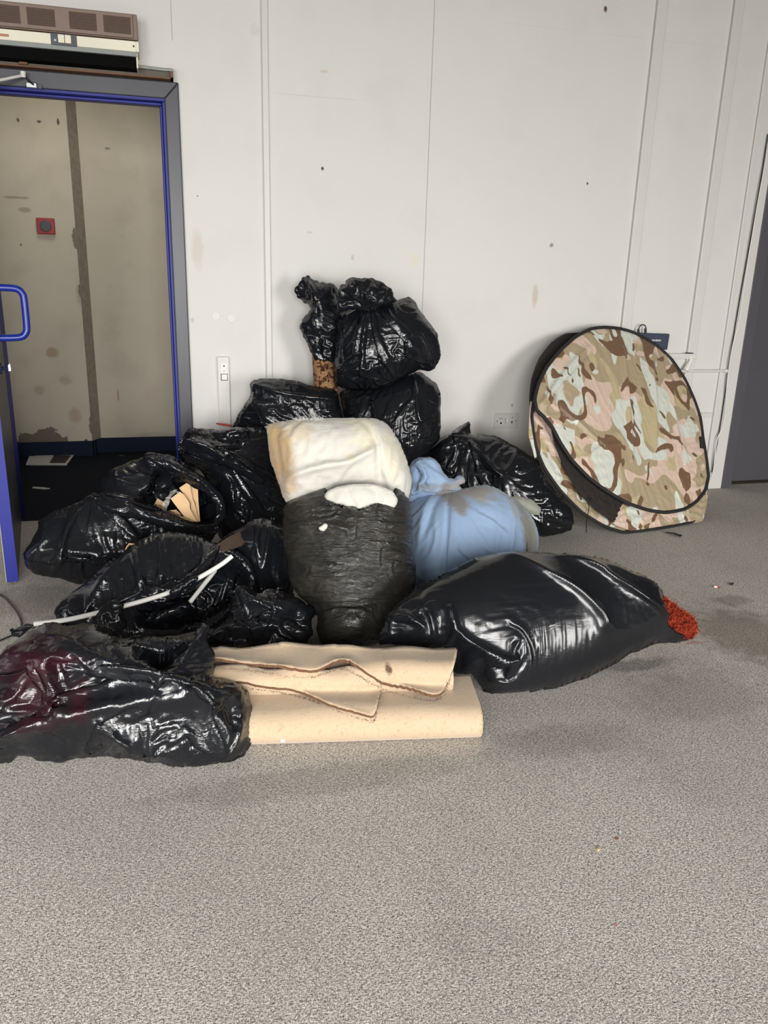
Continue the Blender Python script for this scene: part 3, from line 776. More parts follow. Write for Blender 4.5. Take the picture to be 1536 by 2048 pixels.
m = MB(); c = W3(80, 173, WALL_Y-.026); m.tube([(c[0], WALL_Y-.034, c[2]), (c[0], WALL_Y-.021, c[2])], .011, 14); m.build('fixing_screw', M['dark_grey'], dc)

# two round blanking discs
for i, (x, y) in enumerate(((431.5, 632), (463, 636))):
    c = W3(x, y); m = MB(); m.tube([(c[0], WALL_Y-.003, c[2]), (c[0], WALL_Y+.001, c[2])], .0205, 32)
    m.tube([(c[0]+.021*math.cos(a), WALL_Y-.0005, c[2]+.021*math.sin(a)) for a in np.linspace(0, 6.283, 33)[:-1]], .0012, 6, closed=True)
    tag(m.build('blanking_disc', M['wall'] if False else M['trim_white'], bevel=.0006), ['white round blanking disc on the wall, the left one nearer the doorway', 'white round blanking disc on the wall, the right one nearer the batten'][i], 'blanking plate', 'painted blanking discs on the wall')

# vertical trunking with access panel
xa, xb = W3(434, 712)[0], W3(457, 712)[0]; zt2 = W3(445, 713)[2]
tk = empty('cable_trunking', ((xa+xb)/2, WALL_Y, 0), 'white vertical cable trunking with switch, right of the doorway', 'trunking')
m = MB(); m.box((xa, WALL_Y-.022, 0.0), (xb, WALL_Y-.001, zt2)); m.build('cover', M['trim_white'], tk, bevel=.002)
xc_ = (xa+xb)/2+.003; z1 = W3(446, 731)[2]; z2 = W3(447, 741)[2]; z3 = W3(447.5, 753)[2]
m = MB(); m.box((xc_-.019, WALL_Y-.0245, z3-.012), (xc_+.019, WALL_Y-.021, z1+.014)); m.build('socket_plate', M['white_plastic'], tk, bevel=.001)
m = MB(); m.tube([(xc_, WALL_Y-.027, z1), (xc_, WALL_Y-.022, z1)], .0045, 10); m.build('indicator', M['dark_grey'], tk)
m = MB(); m.box((xc_-.006, WALL_Y-.0265, z2-.006), (xc_+.006, WALL_Y-.022, z2+.006)); m.build('small_button', M['socket_plastic'], tk, bevel=.001)
m = MB(); m.box((xc_-.018, WALL_Y-.0255, z3-.018), (xc_+.018, WALL_Y-.022, z3+.018)); m.build('rocker_surround', M['dark_grey'], tk, bevel=.002)
m = MB(); m.box((xc_-.0145, WALL_Y-.032, z3-.0145), (xc_+.0155, WALL_Y-.023, z3+.0155)); m.build('rocker', M['white_plastic'], tk, bevel=.003)

# TV/aerial outlet plate, slightly tilted
c = (W3(1011, 841)); 
op = empty('wall_outlet', (c[0], WALL_Y-.004, c[2]-.04), 'grey-white double outlet plate low on the wall beside the camouflage fabric', 'wall outlet')
m = MB(); m.box((c[0]-.073, WALL_Y-.012, c[2]-.043), (c[0]+.073, WALL_Y-.001, c[2]+.043)); m.build('face_plate', M['socket_plastic'], op, bevel=.003)
def dot(dx, dz, r, mat, nm, dep=.0135):
    m = MB(); m.tube([(c[0]+dx, WALL_Y-dep, c[2]+dz), (c[0]+dx, WALL_Y-.011, c[2]+dz)], r, 14); m.build(nm, M[mat], op)
dot(-.058, -.002, .0032, 'dark_grey', 'fixing_screw'); dot(.060, .0, .0032, 'tan_filter', 'fixing_screw')
dot(-.034, -.012, .0125, 'white_plastic', 'jack_surround', .0150); dot(-.034, -.012, .0065, 'black', 'aerial_jack', .0155)
m = MB(); m.box((c[0]-.004, WALL_Y-.0155, c[2]-.013), (c[0]+.010, WALL_Y-.011, c[2]+.016)); m.build('switch', M['white_plastic'], op, bevel=.002)
m = MB(); m.box((c[0]-.006, WALL_Y-.0135, c[2]-.015), (c[0]-.004, WALL_Y-.011, c[2]+.017)); m.build('switch_shadow_gap', M['dark_grey'], op)
m = MB(); m.box((c[0]+.032, WALL_Y-.0135, c[2]-.015), (c[0]+.039, WALL_Y-.011, c[2]-.002)); m.build('outlet_slot', M['black'], op, bevel=.001)
dot(.0355, .018, .003, 'dark_grey', 'indicator')
for dx in (-.034,):
    m = MB(); m.box((c[0]+dx-.010, WALL_Y-.0126, c[2]+.014), (c[0]+dx+.010, WALL_Y-.0118, c[2]+.0165)); m.build('printed_legend', M['dark_grey'], op)

# network switch box on its shelf of trunking, cable looped out of the top
yb_ = WALL_Y-.045
bl = W3(1283, 700, yb_); br_ = W3(1335, 699, yb_); tl = W3(1284, 666, yb_); tr = W3(1340, 668, yb_)
rb = empty('network_box', (bl[0], yb_, bl[2]), 'dark blue metal network box fixed above the trunking, behind the camouflage hoop', 'network box')
m = MB(); q = [(bl[0]-.01, bl[2]), (br_[0], br_[2]-.002), (tr[0], tr[2]), (tl[0]-.01, tl[2])]
prism(m, q, yb_, WALL_Y-.02); m.build('case', M['navy'], rb, bevel=.004)
cu = bpy.data.curves.new('lettering', 'FONT'); cu.body = 'HIKVISION'; cu.size = .0135; cu.extrude = .0004; cu.align_x = 'CENTER'; cu.align_y = 'CENTER'; cu.offset = .0004
tx = bpy.data.objects.new('lettering', cu); COL.objects.link(tx); pc = W3(1312, 681, yb_)
tx.rotation_euler = (math.pi/2, 0, 0); tx.location = (pc[0], yb_-.0012, pc[2]); cu.materials.append(M['white_plastic']); bpy.context.view_layer.update()
me = bpy.data.meshes.new_from_object(tx); bpy.data.objects.remove(tx)
me.transform(Matrix.Translation((pc[0], yb_-.0012, pc[2])) @ Matrix.Rotation(math.pi/2, 4, 'X')); reparent(link('lettering', me), rb)
m = MB(); pth = smooth_path([W3(1277, 672, yb_+.01), W3(1277, 658, yb_+.01), W3(1283, 650, yb_+.01), W3(1290, 651, yb_+.01), W3(1292, 658, yb_+.01), W3(1291, 667, yb_+.01)], 6)
m.tube(pth, .0032, 8); m.build('looped_lead', M['black'], rb, smooth=True)
for (x, y0, y1) in ((1277, 658, 675), (1291, 657, 668)):
    m = MB(); m.tube([W3(x, y0, yb_+.01), W3(x, y1, yb_+.01)], .007, 10); m.build('plug', M['black'], rb)

# short trunking under the box, pipe and taped valve
z0_, z1_ = W3(1372, 717)[2], W3(1372, 706.5)[2]
m = MB(); m.box((W3(1296, 712)[0], WALL_Y-.03, z0_), (W3(1386, 712)[0], WALL_Y-.001, z1_)); tag(m.build('mini_trunking', M['trim_white'], bevel=.002), 'short horizontal white trunking right of the dark blue network box', 'trunking')
m = MB(); m.tube([W3(1371, 706, WALL_Y-.034), W3(1386, 706.5, WALL_Y-.034)], .003, 8); tag(m.build('screwdriver_bit', M['black']), 'thin black metal bit lying on the end of the short trunking', 'tool bit')
zp = W3(1410, 742, WALL_Y-.02)
pp = empty('water_pipe', (zp[0], WALL_Y-.02, zp[2]), 'white painted horizontal pipe behind the camouflage fabric, ending at the dark door', 'pipe')
m = MB(); m.tube([(W3(1300, 742)[0], WALL_Y-.02, zp[2]), (W3(1453, 742, WALL_Y-.02)[0], WALL_Y-.02, zp[2])], .0085, 14); m.build('pipe_run', M['trim_white'], pp, smooth=True)
m = MB(); m.tube([(W3(1448, 742, WALL_Y-.02)[0], WALL_Y-.02, zp[2]), (W3(1456, 742, WALL_Y-.02)[0], WALL_Y-.02, zp[2])], .012, 14); m.build('end_coupling', M['white_plastic'], pp, smooth=True)
V_ = lambda x, y: W3(x, y, WALL_Y-.028)
m = MB(); m.tube([V_(1371, 741), V_(1376, 731), V_(1381, 722), V_(1383, 712)], [.020, .017, .014, .009], 12); m.build('taped_valve', M['white_plastic'], pp, smooth=True)
m = MB(); m.tube([V_(1377, 714), V_(1393, 716.5)], .006, 10); m.build('valve_lever', M['white_plastic'], pp, smooth=True)
z0_, z1_ = W3(1412, 834)[2], W3(1412, 825)[2]
m = MB(); m.box((W3(1340, 830)[0], WALL_Y-.018, z0_), (W3(1421, 830)[0], WALL_Y-.001, z1_)); tag(m.build('mini_trunking', M['trim_white'], bevel=.002), 'lower horizontal white trunking, partly hidden by the camouflage hoop', 'trunking')

# loose white cable down the dark door frame
yk = WALL_Y-.035
pts = [W3(x, y, yk) for x, y in ((1560, 250), (1538, 290), (1530, 330), (1515, 410), (1500, 500), (1487, 580), (1478, 640), (1464, 700), (1455, 760), (1452, 800), (1446, 850), (1434, 880), (1430, 910), (1427, 940), (1421, 960), (1414, 963), (1404, 957))]
m = MB(); m.tube(smooth_path(pts, 6), .0038, 8); tag(m.build('loose_cable', M['white_plastic'], smooth=True), 'loose white cable hanging down the frame of the dark right-hand door', 'cable')
pts = [W3(x, y, yk+.015) for x, y in ((1536, 268), (1520, 370), (1497, 500), (1476, 620), (1458, 730), (1444, 830), (1432, 900), (1424, 945))]
m = MB(); m.tube(smooth_path(pts, 4), .0032, 8); tag(m.build('loose_cable', M['black'], smooth=True), 'thin black cable running beside the white one at the dark door', 'cable')

# red call point and corridor bits
yr = HALL_Y1; a = W3(76, 468, yr); b_ = W3(109, 437, yr)
cp = empty('call_point', (a[0], yr, a[2]), 'small red square fire call point on the corridor wall', 'call point')
m = MB(); m.box((a[0], yr-.028, a[2]), (b_[0], yr-.001, b_[2])); m.build('red_housing', M['red_dim'], cp, bevel=.005)
cc = ((a[0]+b_[0])/2, (a[2]+b_[2])/2); m = MB(); m.tube([(cc[0], yr-.036, cc[1]), (cc[0], yr-.026, cc[1])], .034, 24); m.build('dark_cover', M['dark_grey'], cp, bevel=.004)
mg = empty('magazine', on_floor(100, 922), 'open magazine lying on the dark corridor floor', 'magazine')
def fquad(m, pts, z0, z1):
    P = [on_floor(x, y, z0) for x, y in pts]; n = len(P); vs = [tuple(p) for p in P]+[(p[0], p[1], z1) for p in P]
    m.add(vs, [tuple(range(n))[::-1], tuple(range(n, 2*n))]+[(i, (i+1) % n, n+(i+1) % n, n+i) for i in range(n)])
m = MB(); fquad(m, [(52, 931), (134, 931), (148, 912), (60, 912)], .002, .012); m.build('page_block', M['paper'], mg, bevel=.001)
m = MB(); fquad(m, [(62, 924), (97, 926), (107, 911), (73, 907)], .0125, .0145); m.build('loose_page', M['paper'], mg)
m = MB(); fquad(m, [(99, 926), (130, 926), (142, 911), (108, 911)], .0125, .014); m.build('dark_page', M['paper_dark'], mg)
m = MB(); fquad(m, [(65, 977), (88, 979), (100, 978), (88, 976), (66, 975)], .001, .006); tag(m.build('paper_strip', M['paper']), 'thin strip of white paper on the dark corridor floor', 'paper')
m = MB(); fquad(m, [(236, 912), (248, 913), (250, 911), (240, 910)], .001, .003); tag(m.build('paper_scrap', M['paper_dark']), 'tiny pale scrap on the corridor floor near the far wall', 'scrap')

# litter on the carpet
cg = empty('cigarette_end', on_floor(1435, 1174), 'cigarette end lying on the carpet right of the red rug', 'cigarette end')
p0, p1, p2 = on_floor(1428, 1173, .005), on_floor(1435, 1174, .005), on_floor(1440, 1175, .005)
m = MB(); m.tube([p0, p1], .0042, 10); m.build('white_paper', M['white_plastic'], cg, smooth=True)
m = MB(); m.tube([p1, p2], .0043, 10); m.build('cork_tip', M['tan_filter'], cg, smooth=True)
def crumb(x, y, r, mat, lab, nm='crumb', cat='crumb', el=1.6, rot=.4, grp=None):
    p = on_floor(x, y, r*.5); m = MB(); rr = random.Random(int(x*7+y))
    c_, s_ = math.cos(rot), math.sin(rot)
    vs = [(p[0]+(c_*a*el-s_*b)*r*rr.uniform(.7, 1.2), p[1]+(s_*a*el+c_*b)*r*rr.uniform(.7, 1.2), p[2]+k*r*.5) for k in (-1, 1) for a, b in ((-1, 0), (-.5, -.8), (.6, -.7), (1, .1), (.5, .8), (-.6, .7))]
    m.add(vs, [tuple(range(6))[::-1], tuple(range(6, 12))]+[(i, (i+1) % 6, 6+(i+1) % 6, 6+i) for i in range(6)]); o = m.build(nm, mat)
    return tag(o, lab, cat, grp)
crumb(1197, 1698, .0035, plain('pale_crumb', srgb(200, 170, 120), .8), 'pale crumb, left of two, on the open carpet at lower right', grp='crumbs on the front carpet')
crumb(1234, 1678, .0030, plain('brown_crumb', srgb(150, 96, 56), .8), 'brown crumb, right of two, on the open carpet at lower right', grp='crumbs on the front carpet')
crumb(1463, 1168, .006, M['black'], 'small dark fleck on the carpet beyond the cigarette end', nm='dark_fleck', cat='fleck', el=2.5)
# black lead on the carpet at the left edge
pts = [on_floor(x, y, .005) for x, y in ((-40, 1180), (0, 1190), (20, 1206), (36, 1228), (43, 1246), (40, 1262), (25, 1270), (0, 1281), (-40, 1296))]
m = MB(); m.tube(smooth_path(pts, 6), .0032, 8); tag(m.build('floor_cable', M['black'], smooth=True), 'thin black cable looping over the carpet at the left edge', 'cable')
# worn box beyond the door leaf
bx = empty('storage_box', (on_floor(-45, 1066)[0], on_floor(-45, 1066)[1], 0), 'worn brown box standing behind the blue door at the left edge', 'box')
p = on_floor(9, 1056); m = MB(); m.box((p[0]-.32, p[1], .0), (p[0]-.004, min(p[1]+.20, WALL_Y-.012), .30)); m.build('carton', M['card'], bx, bevel=.006)
m = MB(); m.box((p[0]-.325, p[1]-.004, .0), (p[0]+.0, min(p[1]+.204, WALL_Y-.008), .012)); m.build('pale_base', M['white_plastic'], bx, bevel=.002)

# ------------------------------------------------------------------ the heap
from mathutils.bvhtree import BVHTree
def bvh(objs):
    V = []; F = []
    for o in objs:
        n = len(V); mw = Matrix.Translation(o.location) if o.parent is None else Matrix.Translation(o.location)
        V += [mw @ v.co for v in o.data.vertices]; F += [tuple(n+i for i in p.vertices) for p in o.data.polygons]
    return BVHTree.FromPolygons(V, F)
def shoot(tree, px, py, back=0.0):
    d = Vector(ray(px, py)); d.normalize(); h = tree.ray_cast(Vector(CPOS), d)
    return None if h[0] is None else np.array(h[0]-d*back)
SACK = 'black refuse sacks in the heap'
def sack(label, *a, **k):
    o = body('refuse_sack', *a, **k); tag(o, label, 'refuse sack', SACK); return o
C2, C3, C4, C5, C6 = (0, 540, 2.743), (0, 1040, 2.3273), (440, 520, 2.954), (500, 800, 2.327), (1020, 600, 2.977)
C7, C8, CE, CF_, CN = (740, 1080, 2.194), (400, 1260, 2.56), (340, 820, 5.388), (180, 880, 5.12), (840, 840, 4.8)
CJ = (420, 1040, 5.486)

# --- against the wall
sD = sack('black sack against the wall, in front of the upright patterned carpet roll', [(75,980),(130,880),(180,800),(178,740),(200,715),(260,700),(400,708),(520,740),(640,755),(690,780),(705,850),(730,940),(740,1100),(500,1250),(250,1250),(90,1150)],
    on_wall(560, 870, 4.00), .14, .20, M['film'], step=.006, seed=11, surplus=(.13,.03), folds=[('dir',(180,750),(640,900),.2),('dir',(180,740),(60,1000),.06)], slack=.028, crop=C4, power=.5,
    feats=[('ridge',[(180,730),(190,820),(250,960)],.018,.03),('ridge',[(180,735),(400,800),(690,830)],.03,.03)])
sC = sack('bulging black sack against the wall directly below the knotted one', [(715,775),(800,750),(900,740),(1000,720),(1080,690),(1180,665),(1230,695),(1280,740),(1308,810),(1300,960),(1290,1060),(1240,1130),(1150,1220),(1100,1320),(900,1400),(760,1300),(735,940),(718,850)],
    on_wall(790, 880, 3.93), .18, .22, M['film_soft'], step=.006, seed=12, surplus=(.10,.03), folds=[('radial',(1130,670),.35),('dir',(740,930),(920,830),.06)], slack=.03, crop=C4, power=.5,
    feats=[('ridge',[(1140,680),(1150,800),(1180,950),(1280,880)],.02,.02),('ridge',[(910,820),(925,940),(1000,1010)],.012,.02)])
sA = sack('knotted black sack crowning the heap, its gathered neck spread on top', [(690,370),(740,320),(790,285),(850,270),(930,265),(1000,245),(1060,235),(1120,222),(1160,260),(1205,330),(1250,390),(1280,440),(1300,560),(1280,620),(1240,655),(1180,650),(1080,695),(1000,745),(900,765),(760,770),(685,735),(670,640),(680,560),(690,450)],
    on_wall(770, 700, 3.93), .17, .20, M['film'], step=.0052, seed=5, surplus=(.22,.02), folds=[('radial',(870,285),.26,3),('dir',(1120,240),(1240,600),.1)], slack=.034, crop=C4, power=.5,
    feats=[('ridge',[(860,300),(820,450),(800,600)],.012,.03),('ridge',[(880,300),(850,480),(850,640)],.012,.03),('ridge',[(900,300),(930,450),(990,580)],.012,.03),('ridge',[(940,290),(1060,400),(1130,500),(1190,600)],.03,.035),('ridge',[(1000,730),(1080,620),(1110,520)],.015,.02),('ridge',[(690,640),(850,650),(1000,600)],.02,.02)])
tuft = body('tied_neck', [(695,315),(690,190),(720,145),(755,108),(850,103),(930,118),(985,150),(1020,190),(1040,240),(980,270),(920,300),(860,310),(800,300),(740,300)],
    on_wall(745, 600, 3.86), .075, .09, M['film_b'], step=.005, seed=21, surplus=(.26,.05), folds=[('radial',(870,300),.3)], slack=.035, crop=C4, power=.5, crumple=(.07,.014), jag=.008)
reparent(tuft, sA)
tuft.matrix_parent_inverse = Matrix.Translation(-Vector(sA.location))
sB = sack('narrow crumpled black sack pulled over the upright patterned carpet roll', [(445,190),(475,120),(503,87),(540,115),(600,130),(650,135),(695,165),(700,230),(710,300),(710,420),(700,500),(680,600),(620,605),(560,595),(545,560),(520,510),(495,470),(480,400),(490,350),(520,320),(530,280),(490,250),(460,225)],
    on_wall(640, 640, 4.05), .065, .09, M['film_b'], step=.005, seed=22, surplus=(.24,.06), folds=[('dir',(480,130),(640,590),.3)], slack=.034, crop=C4, crumple=(.09,.016), jag=.008,
    feats=[('ridge',[(500,100),(590,250),(600,400)],.016,.03),('ridge',[(530,290),(580,430),(690,400)],.014,.02)])
# patterned carpet roll standing in it
def motif_mat():
    t = NT('patterned_carpet'); v = t.mapping((16, 16, 16)); fl_ = t.noise(42, 3, .6, dist=.8)
    d = t.vor(1.0, vec=v, rnd=.35); s = t.n('ShaderNodeTexWave', Vector=t.mapping((14, 14, 14)), Scale=1.2, Distortion=6.0, Detail=3).outputs[1]
    f = t.math('ADD', t.math('MULTIPLY', d, .25), t.math('MULTIPLY', fl_, .85))
    t.out(color=t.ramp(f, [(.40, srgb(60, 36, 28)), (.50, srgb(84, 54, 40)), (.54, srgb(150, 118, 84)), (.9, srgb(138, 104, 72))]), rough=.95, normal=t.bump(t.noise(300, 2), .5, .003), spec=.1); return t.m
pr = empty('carpet_roll', (on_wall(648, 800, 4.08)[0], 4.08, 0), 'upright brown patterned carpet roll standing under the narrow crumpled sack', 'carpet')
a, b_ = on_wall(640, 640, 4.08), on_wall(652, 780, 4.05); dd = (b_-a)/(a[2]-b_[2]); foot = b_+dd*b_[2]; foot[2] = .0
m = MB(); m.tube([a, a+(foot-a)*.35, a+(foot-a)*.7, foot], [.050, .062, .070, .072], 28); m.build('rolled_pile', motif_mat(), pr, smooth=True)
m = MB(); m.tube([a+np.array([0,0,.002]), a+np.array([0,0,-.01])], .02, 16); m.build('roll_core', M['card'], pr)

# --- right, behind the blue bundle
sN = sack('slumped black sack behind the blue bundle, beside the camouflage fabric', [(60,340),(170,205),(300,130),(460,15),(488,20),(494,145),(600,145),(740,160),(850,215),(1000,310),(1130,400),(1230,600),(1380,780),(1465,880),(1475,990),(1440,1060),(1300,1105),(1120,1130),(900,1150),(600,1050),(300,950),(60,750)],
    on_floor(1105, 1072), .17, .16, M['film_soft'], step=.0065, seed=13, surplus=(.12,.04), folds=[('radial',(560,560),.4),('dir',(930,300),(900,700),.1)], slack=.03, crop=CN, power=.5,
    feats=[('ridge',[(460,20),(380,150),(220,240)],.02,.03),('ridge',[(230,320),(420,250),(560,330),(700,460),(800,530)],.035,.05),('ridge',[(930,300),(900,450),(800,560)],.02,.02)], boost=[((500,400),.16,1.8)])

# --- left
sE = sack('black sack with rolled-over top, right of the doorway frame', [(90,420),(110,330),(160,250),(220,195),(360,205),(480,215),(600,215),(690,185),(850,200),(990,205),(1060,260),(1100,600),(1200,900),(1280,1100),(1200,1300),(900,1450),(600,1450),(480,1250),(430,1000),(420,850),(390,760),(330,650),(230,640),(130,560),(95,480)],
    on_wall(450, 980, 3.72), .15, .20, M['film'], step=.0055, seed=14, surplus=(.22,.06), folds=[('dir',(150,350),(900,620),.08),('radial',(420,520),.5)], slack=.035, crop=CE, power=.5,
    feats=[('ridge',[(120,330),(400,400),(700,560),(950,700)],.028,.05),('ridge',[(110,470),(250,520),(480,590),(560,560)],.020,.035),('ridge',[(600,570),(720,760),(860,960)],.018,.035),('ridge',[(560,600),(640,800),(680,1000)],.018,.03),('pit',[(420,330),(600,240),(760,230),(800,420),(700,470),(560,420)],.05,.03)], boost=[((650,330),.09,2.0)])
sG = sack('open black sack spilling brown cardboard, beside the blue door', [(130,1560),(145,1530),(200,1440),(215,1380),(280,1340),(400,1290),(490,1245),(500,1225),(550,1230),(555,1160),(600,1110),(700,1060),(770,1040),(790,1005),(850,1010),(930,1020),(1000,1060),(1060,1110),(1140,1160),(1200,1220),(1232,1290),(1228,1350),(1190,1420),(1160,1480),(1100,1600),(900,1660),(640,1680),(440,1720),(300,1690),(180,1660),(140,1620)],
    on_floor(165, 1165), .17, .24, M['film'], step=.0062, seed=15, surplus=(.20,.06), folds=[('dir',(150,1560),(560,1250),.14),('dir',(520,1240),(1150,1420),.07),('dir',(560,1250),(760,1650),.2)], slack=.035, crop=C2, power=.5,
    feats=[('pit',[(850,1090),(960,1130),(1080,1180),(1140,1230),(1185,1300),(1185,1375),(1130,1405),(1040,1395),(900,1345),(740,1295),(715,1270),(790,1210)],.20,.035),
           ('ridge',[(790,1040),(900,1065),(1020,1120),(1130,1170),(1205,1250),(1215,1340)],.018,.05),('ridge',[(510,1235),(740,1300),(900,1360),(1060,1415),(1190,1400)],.016,.04),
           ('ridge',[(150,1555),(300,1540),(450,1560),(700,1560)],.02,.035),('ridge',[(215,1390),(260,1470),(170,1540)],.02,.03),('ridge',[(530,1270),(640,1370),(740,1480)],.016,.03),('ridge',[(500,1250),(380,1400),(330,1600)],.016,.03)])
tG0 = bvh([sG])
def lap(name, par, tree, pts, crop, mat, front, seed, lift=.012, **k):
    q = [(crop[0]+x/crop[2], crop[1]+y/crop[2]) for x, y in pts]; cx = sum(p[0] for p in q)/len(q); cy = sum(p[1] for p in q)/len(q)
    o = body(name, pts, np.array(par.location)+np.array([0, 0, .12]), front, .006, mat, step=.0048, seed=seed, crop=crop, ride=(tree, lift), **k)
    o.parent = par; o.matrix_parent_inverse = Matrix.Translation(-Vector(par.location)); return o
lap('far_rim', sG, tG0, [(785,1020),(830,1003),(930,1016),(1000,1056),(1060,1106),(1140,1156),(1205,1220),(1234,1290),(1230,1350),(1196,1405),(1165,1390),(1187,1330),(1180,1280),(1120,1222),(1040,1185),(960,1140),(870,1105),(800,1085)], C2, M['film'], .035, 81, surplus=(.22,.04), folds=[('dir',(800,1040),(1210,1300),.2)], slack=.02)
lap('near_rim', sG, tG0, [(492,1225),(560,1233),(640,1262),(740,1290),(860,1320),(960,1358),(1060,1392),(1160,1398),(1202,1378),(1192,1430),(1120,1468),(1000,1452),(880,1408),(760,1372),(680,1352),(600,1322),(535,1282)], C2, M['film_b'], .03, 82, surplus=(.24,.05), folds=[('dir',(500,1230),(1190,1430),.2)], slack=.02)
lap('rolled_top', sE, bvh([sE]), [(92,430),(108,335),(160,252),(215,200),(300,228),(380,325),(480,400),(600,468),(740,556),(880,636),(1000,735),(1015,800),(940,795),(820,735),(700,665),(560,600),(470,560),(400,545),(280,500),(180,455),(110,475)], CE, M['film'], .04, 83, surplus=(.20,.03), folds=[('dir',(110,400),(1000,770),.2)], slack=.022)
sI = sack('small black sack wedged between the white tubing sack and the matte wrapped bundle', [(60,300),(100,240),(300,100),(490,0),(560,-20),(680,0),(850,80),(870,200),(850,400),(870,530),(920,700),(920,860),(800,900),(560,900),(480,800),(440,600),(380,460),(300,380),(180,330)],
    on_wall(520, 1140, 2.98), .11, .16, M['film_soft'], step=.0055, seed=16, surplus=(.16,.04), folds=[('radial',(560,-20),.3)], slack=.03, crop=CJ, power=.5, feats=[('ridge',[(560,-20),(520,200),(560,500)],.015,.02),('ridge',[(680,0),(640,250),(590,560)],.015,.025)])
sH = sack('black sack with white tubes poking out of its torn mouth', [(262,460),(262,410),(330,340),(400,290),(480,220),(560,165),(600,130),(680,85),(750,60),(850,65),(920,80),(1010,115),(1060,110),(1130,150),(1180,210),(1200,290),(1190,350),(1120,380),(1090,430),(1040,480),(1000,530),(880,550),(800,565),(700,570),(600,570),(540,560),(470,540),(400,520),(300,510)],
    on_floor(230, 1262), .135, .20, M['film_b'], step=.0058, seed=17, surplus=(.20,.06), folds=[('dir',(300,420),(560,180),.1),('radial',(700,480),.5)], slack=.034, crop=C3, power=.5,
    feats=[('pit',[(640,440),(760,385),(900,310),(1000,215),(1080,190),(1150,270),(1150,330),(1080,390),(980,460),(850,500),(720,510),(640,490)],.12,.03),
           ('ridge',[(480,430),(640,370),(780,330),(900,260),(1000,130)],.013,.04),('ridge',[(1010,125),(1100,170),(1170,250),(1190,330)],.012,.045),('ridge',[(460,470),(540,540),(700,555),(860,540),(1000,490),(1080,420)],.018,.05),
           ('ridge',[(610,150),(640,260),(660,370)],.015,.025),('ridge',[(600,130),(470,280),(400,430)],.02,.03)])
sJ = sack('small crumpled black sack behind the beige underlay', [(-60,1500),(-80,1300),(0,1230),(100,1170),(200,1080),(230,980),(260,900),(300,740),(360,715),(450,760),(530,820),(620,765),(800,790),(940,850),(1060,930),(1180,970),(1190,1050),(1110,1080),(1120,1250),(1070,1330),(1010,1430),(800,1500),(500,1510),(200,1515),(40,1530)],
    on_floor(520, 1312), .10, .15, M['film_b'], step=.0050, seed=18, surplus=(.30,.12), folds=[('dir',(300,760),(800,1000),.08),('dir',(20,1250),(900,1290),.06)], slack=.035, crop=CJ, power=.5, crumple=(.08,.02),
    feats=[('ridge',[(320,740),(450,860),(640,940),(820,1030)],.016,.05),('ridge',[(20,1230),(130,1160),(450,1190),(740,1160)],.014,.04),('ridge',[(740,1160),(800,1260),(900,1310)],.010,.02),('bump',(850,900),(.05,.03),.04)])
tintK = [(on_wall(40, 1330, 1.98), (.13, .3, .09), (.030, .005, .011), 20), (on_wall(60, 1420, 1.9), (.12, .3, .10), (.028, .005, .010), 22), (on_wall(120, 1300, 2.05), (.09, .3, .03), (.034, .006, .012), 25), (on_wall(160, 1425, 1.9), (.03, .3, .07), (.028, .005, .010), 30)]
M['film_k'] = film_mat('black_film_over_burgundy', facet=(.30, .17), scale=1.1, rot=1.1, tint=tintK)
sK = sack('largest black sack at front left, burgundy cloth showing through it', [(-90,680),(-60,640),(0,630),(60,585),(150,520),(230,485),(330,500),(420,480),(470,520),(540,556),(600,552),(660,558),(735,572),(800,562),(860,548),(905,530),(950,475),(975,500),(965,560),(990,620),(1002,680),(985,735),(1040,745),(1110,765),(1150,800),(1168,880),(1175,960),(1165,1040),(1125,1110),(1080,1140),(1020,1135),(990,1165),(900,1168),(820,1155),(740,1130),(640,1120),(500,1105),(380,1110),(300,1125),(170,1115),(90,1095),(40,1135),(0,1130),(-90,1130)],
    on_floor(330, 1524), .13, .20, M['film_k'], step=.0055, seed=19, surplus=(.22,.06), folds=[('dir',(0,640),(960,800),.12),('dir',(60,1000),(850,840),.08),('radial',(735,750),.22,1.2),('dir',(950,480),(900,740),.05)], slack=.036, crop=C3, power=.5,
    feats=[('pit',[(600,590),(680,600),(760,620),(860,580),(890,580),(840,650),(770,720),(735,740),(680,680)],.10,.02),('ridge',[(200,680),(360,650),(600,710),(830,780),(960,810),(1060,830)],.024,.05),('ridge',[(0,650),(120,640),(260,650)],.018,.03),('ridge',[(60,1010),(250,960),(470,890),(700,860),(860,845)],.020,.045),('ridge',[(0,900),(100,800),(180,730),(240,720)],.02,.03),('ridge',[(240,740),(280,830),(310,920)],.014,.03),
           ('ridge',[(430,950),(560,1040),(740,1110)],.022,.03),('ridge',[(960,810),(1000,900),(1050,1000),(1060,1120)],.018,.03),('ridge',[(1110,780),(1120,900),(1090,1080)],.016,.03),('ridge',[(735,745),(640,690),(540,610)],.015,.03),('ridge',[(950,480),(900,600),(850,700),(760,745)],.014,.035)],
    boost=[((930,620),.08,1.7),((150,560),.12,1.4)])
sS = sack('low scrap of crumpled black film under the white tube end', [(22,1268),(26,1256),(45,1250),(70,1250),(100,1249),(140,1247),(150,1280),(120,1295),(60,1292),(40,1288)],
    on_floor(80, 1290), .05, .05, M['film_b'], step=.005, seed=23, surplus=(.35,.2), slack=.02, jag=.01)
sS.name = 'film_scrap'; sS['category'] = 'plastic film'; del sS['group']

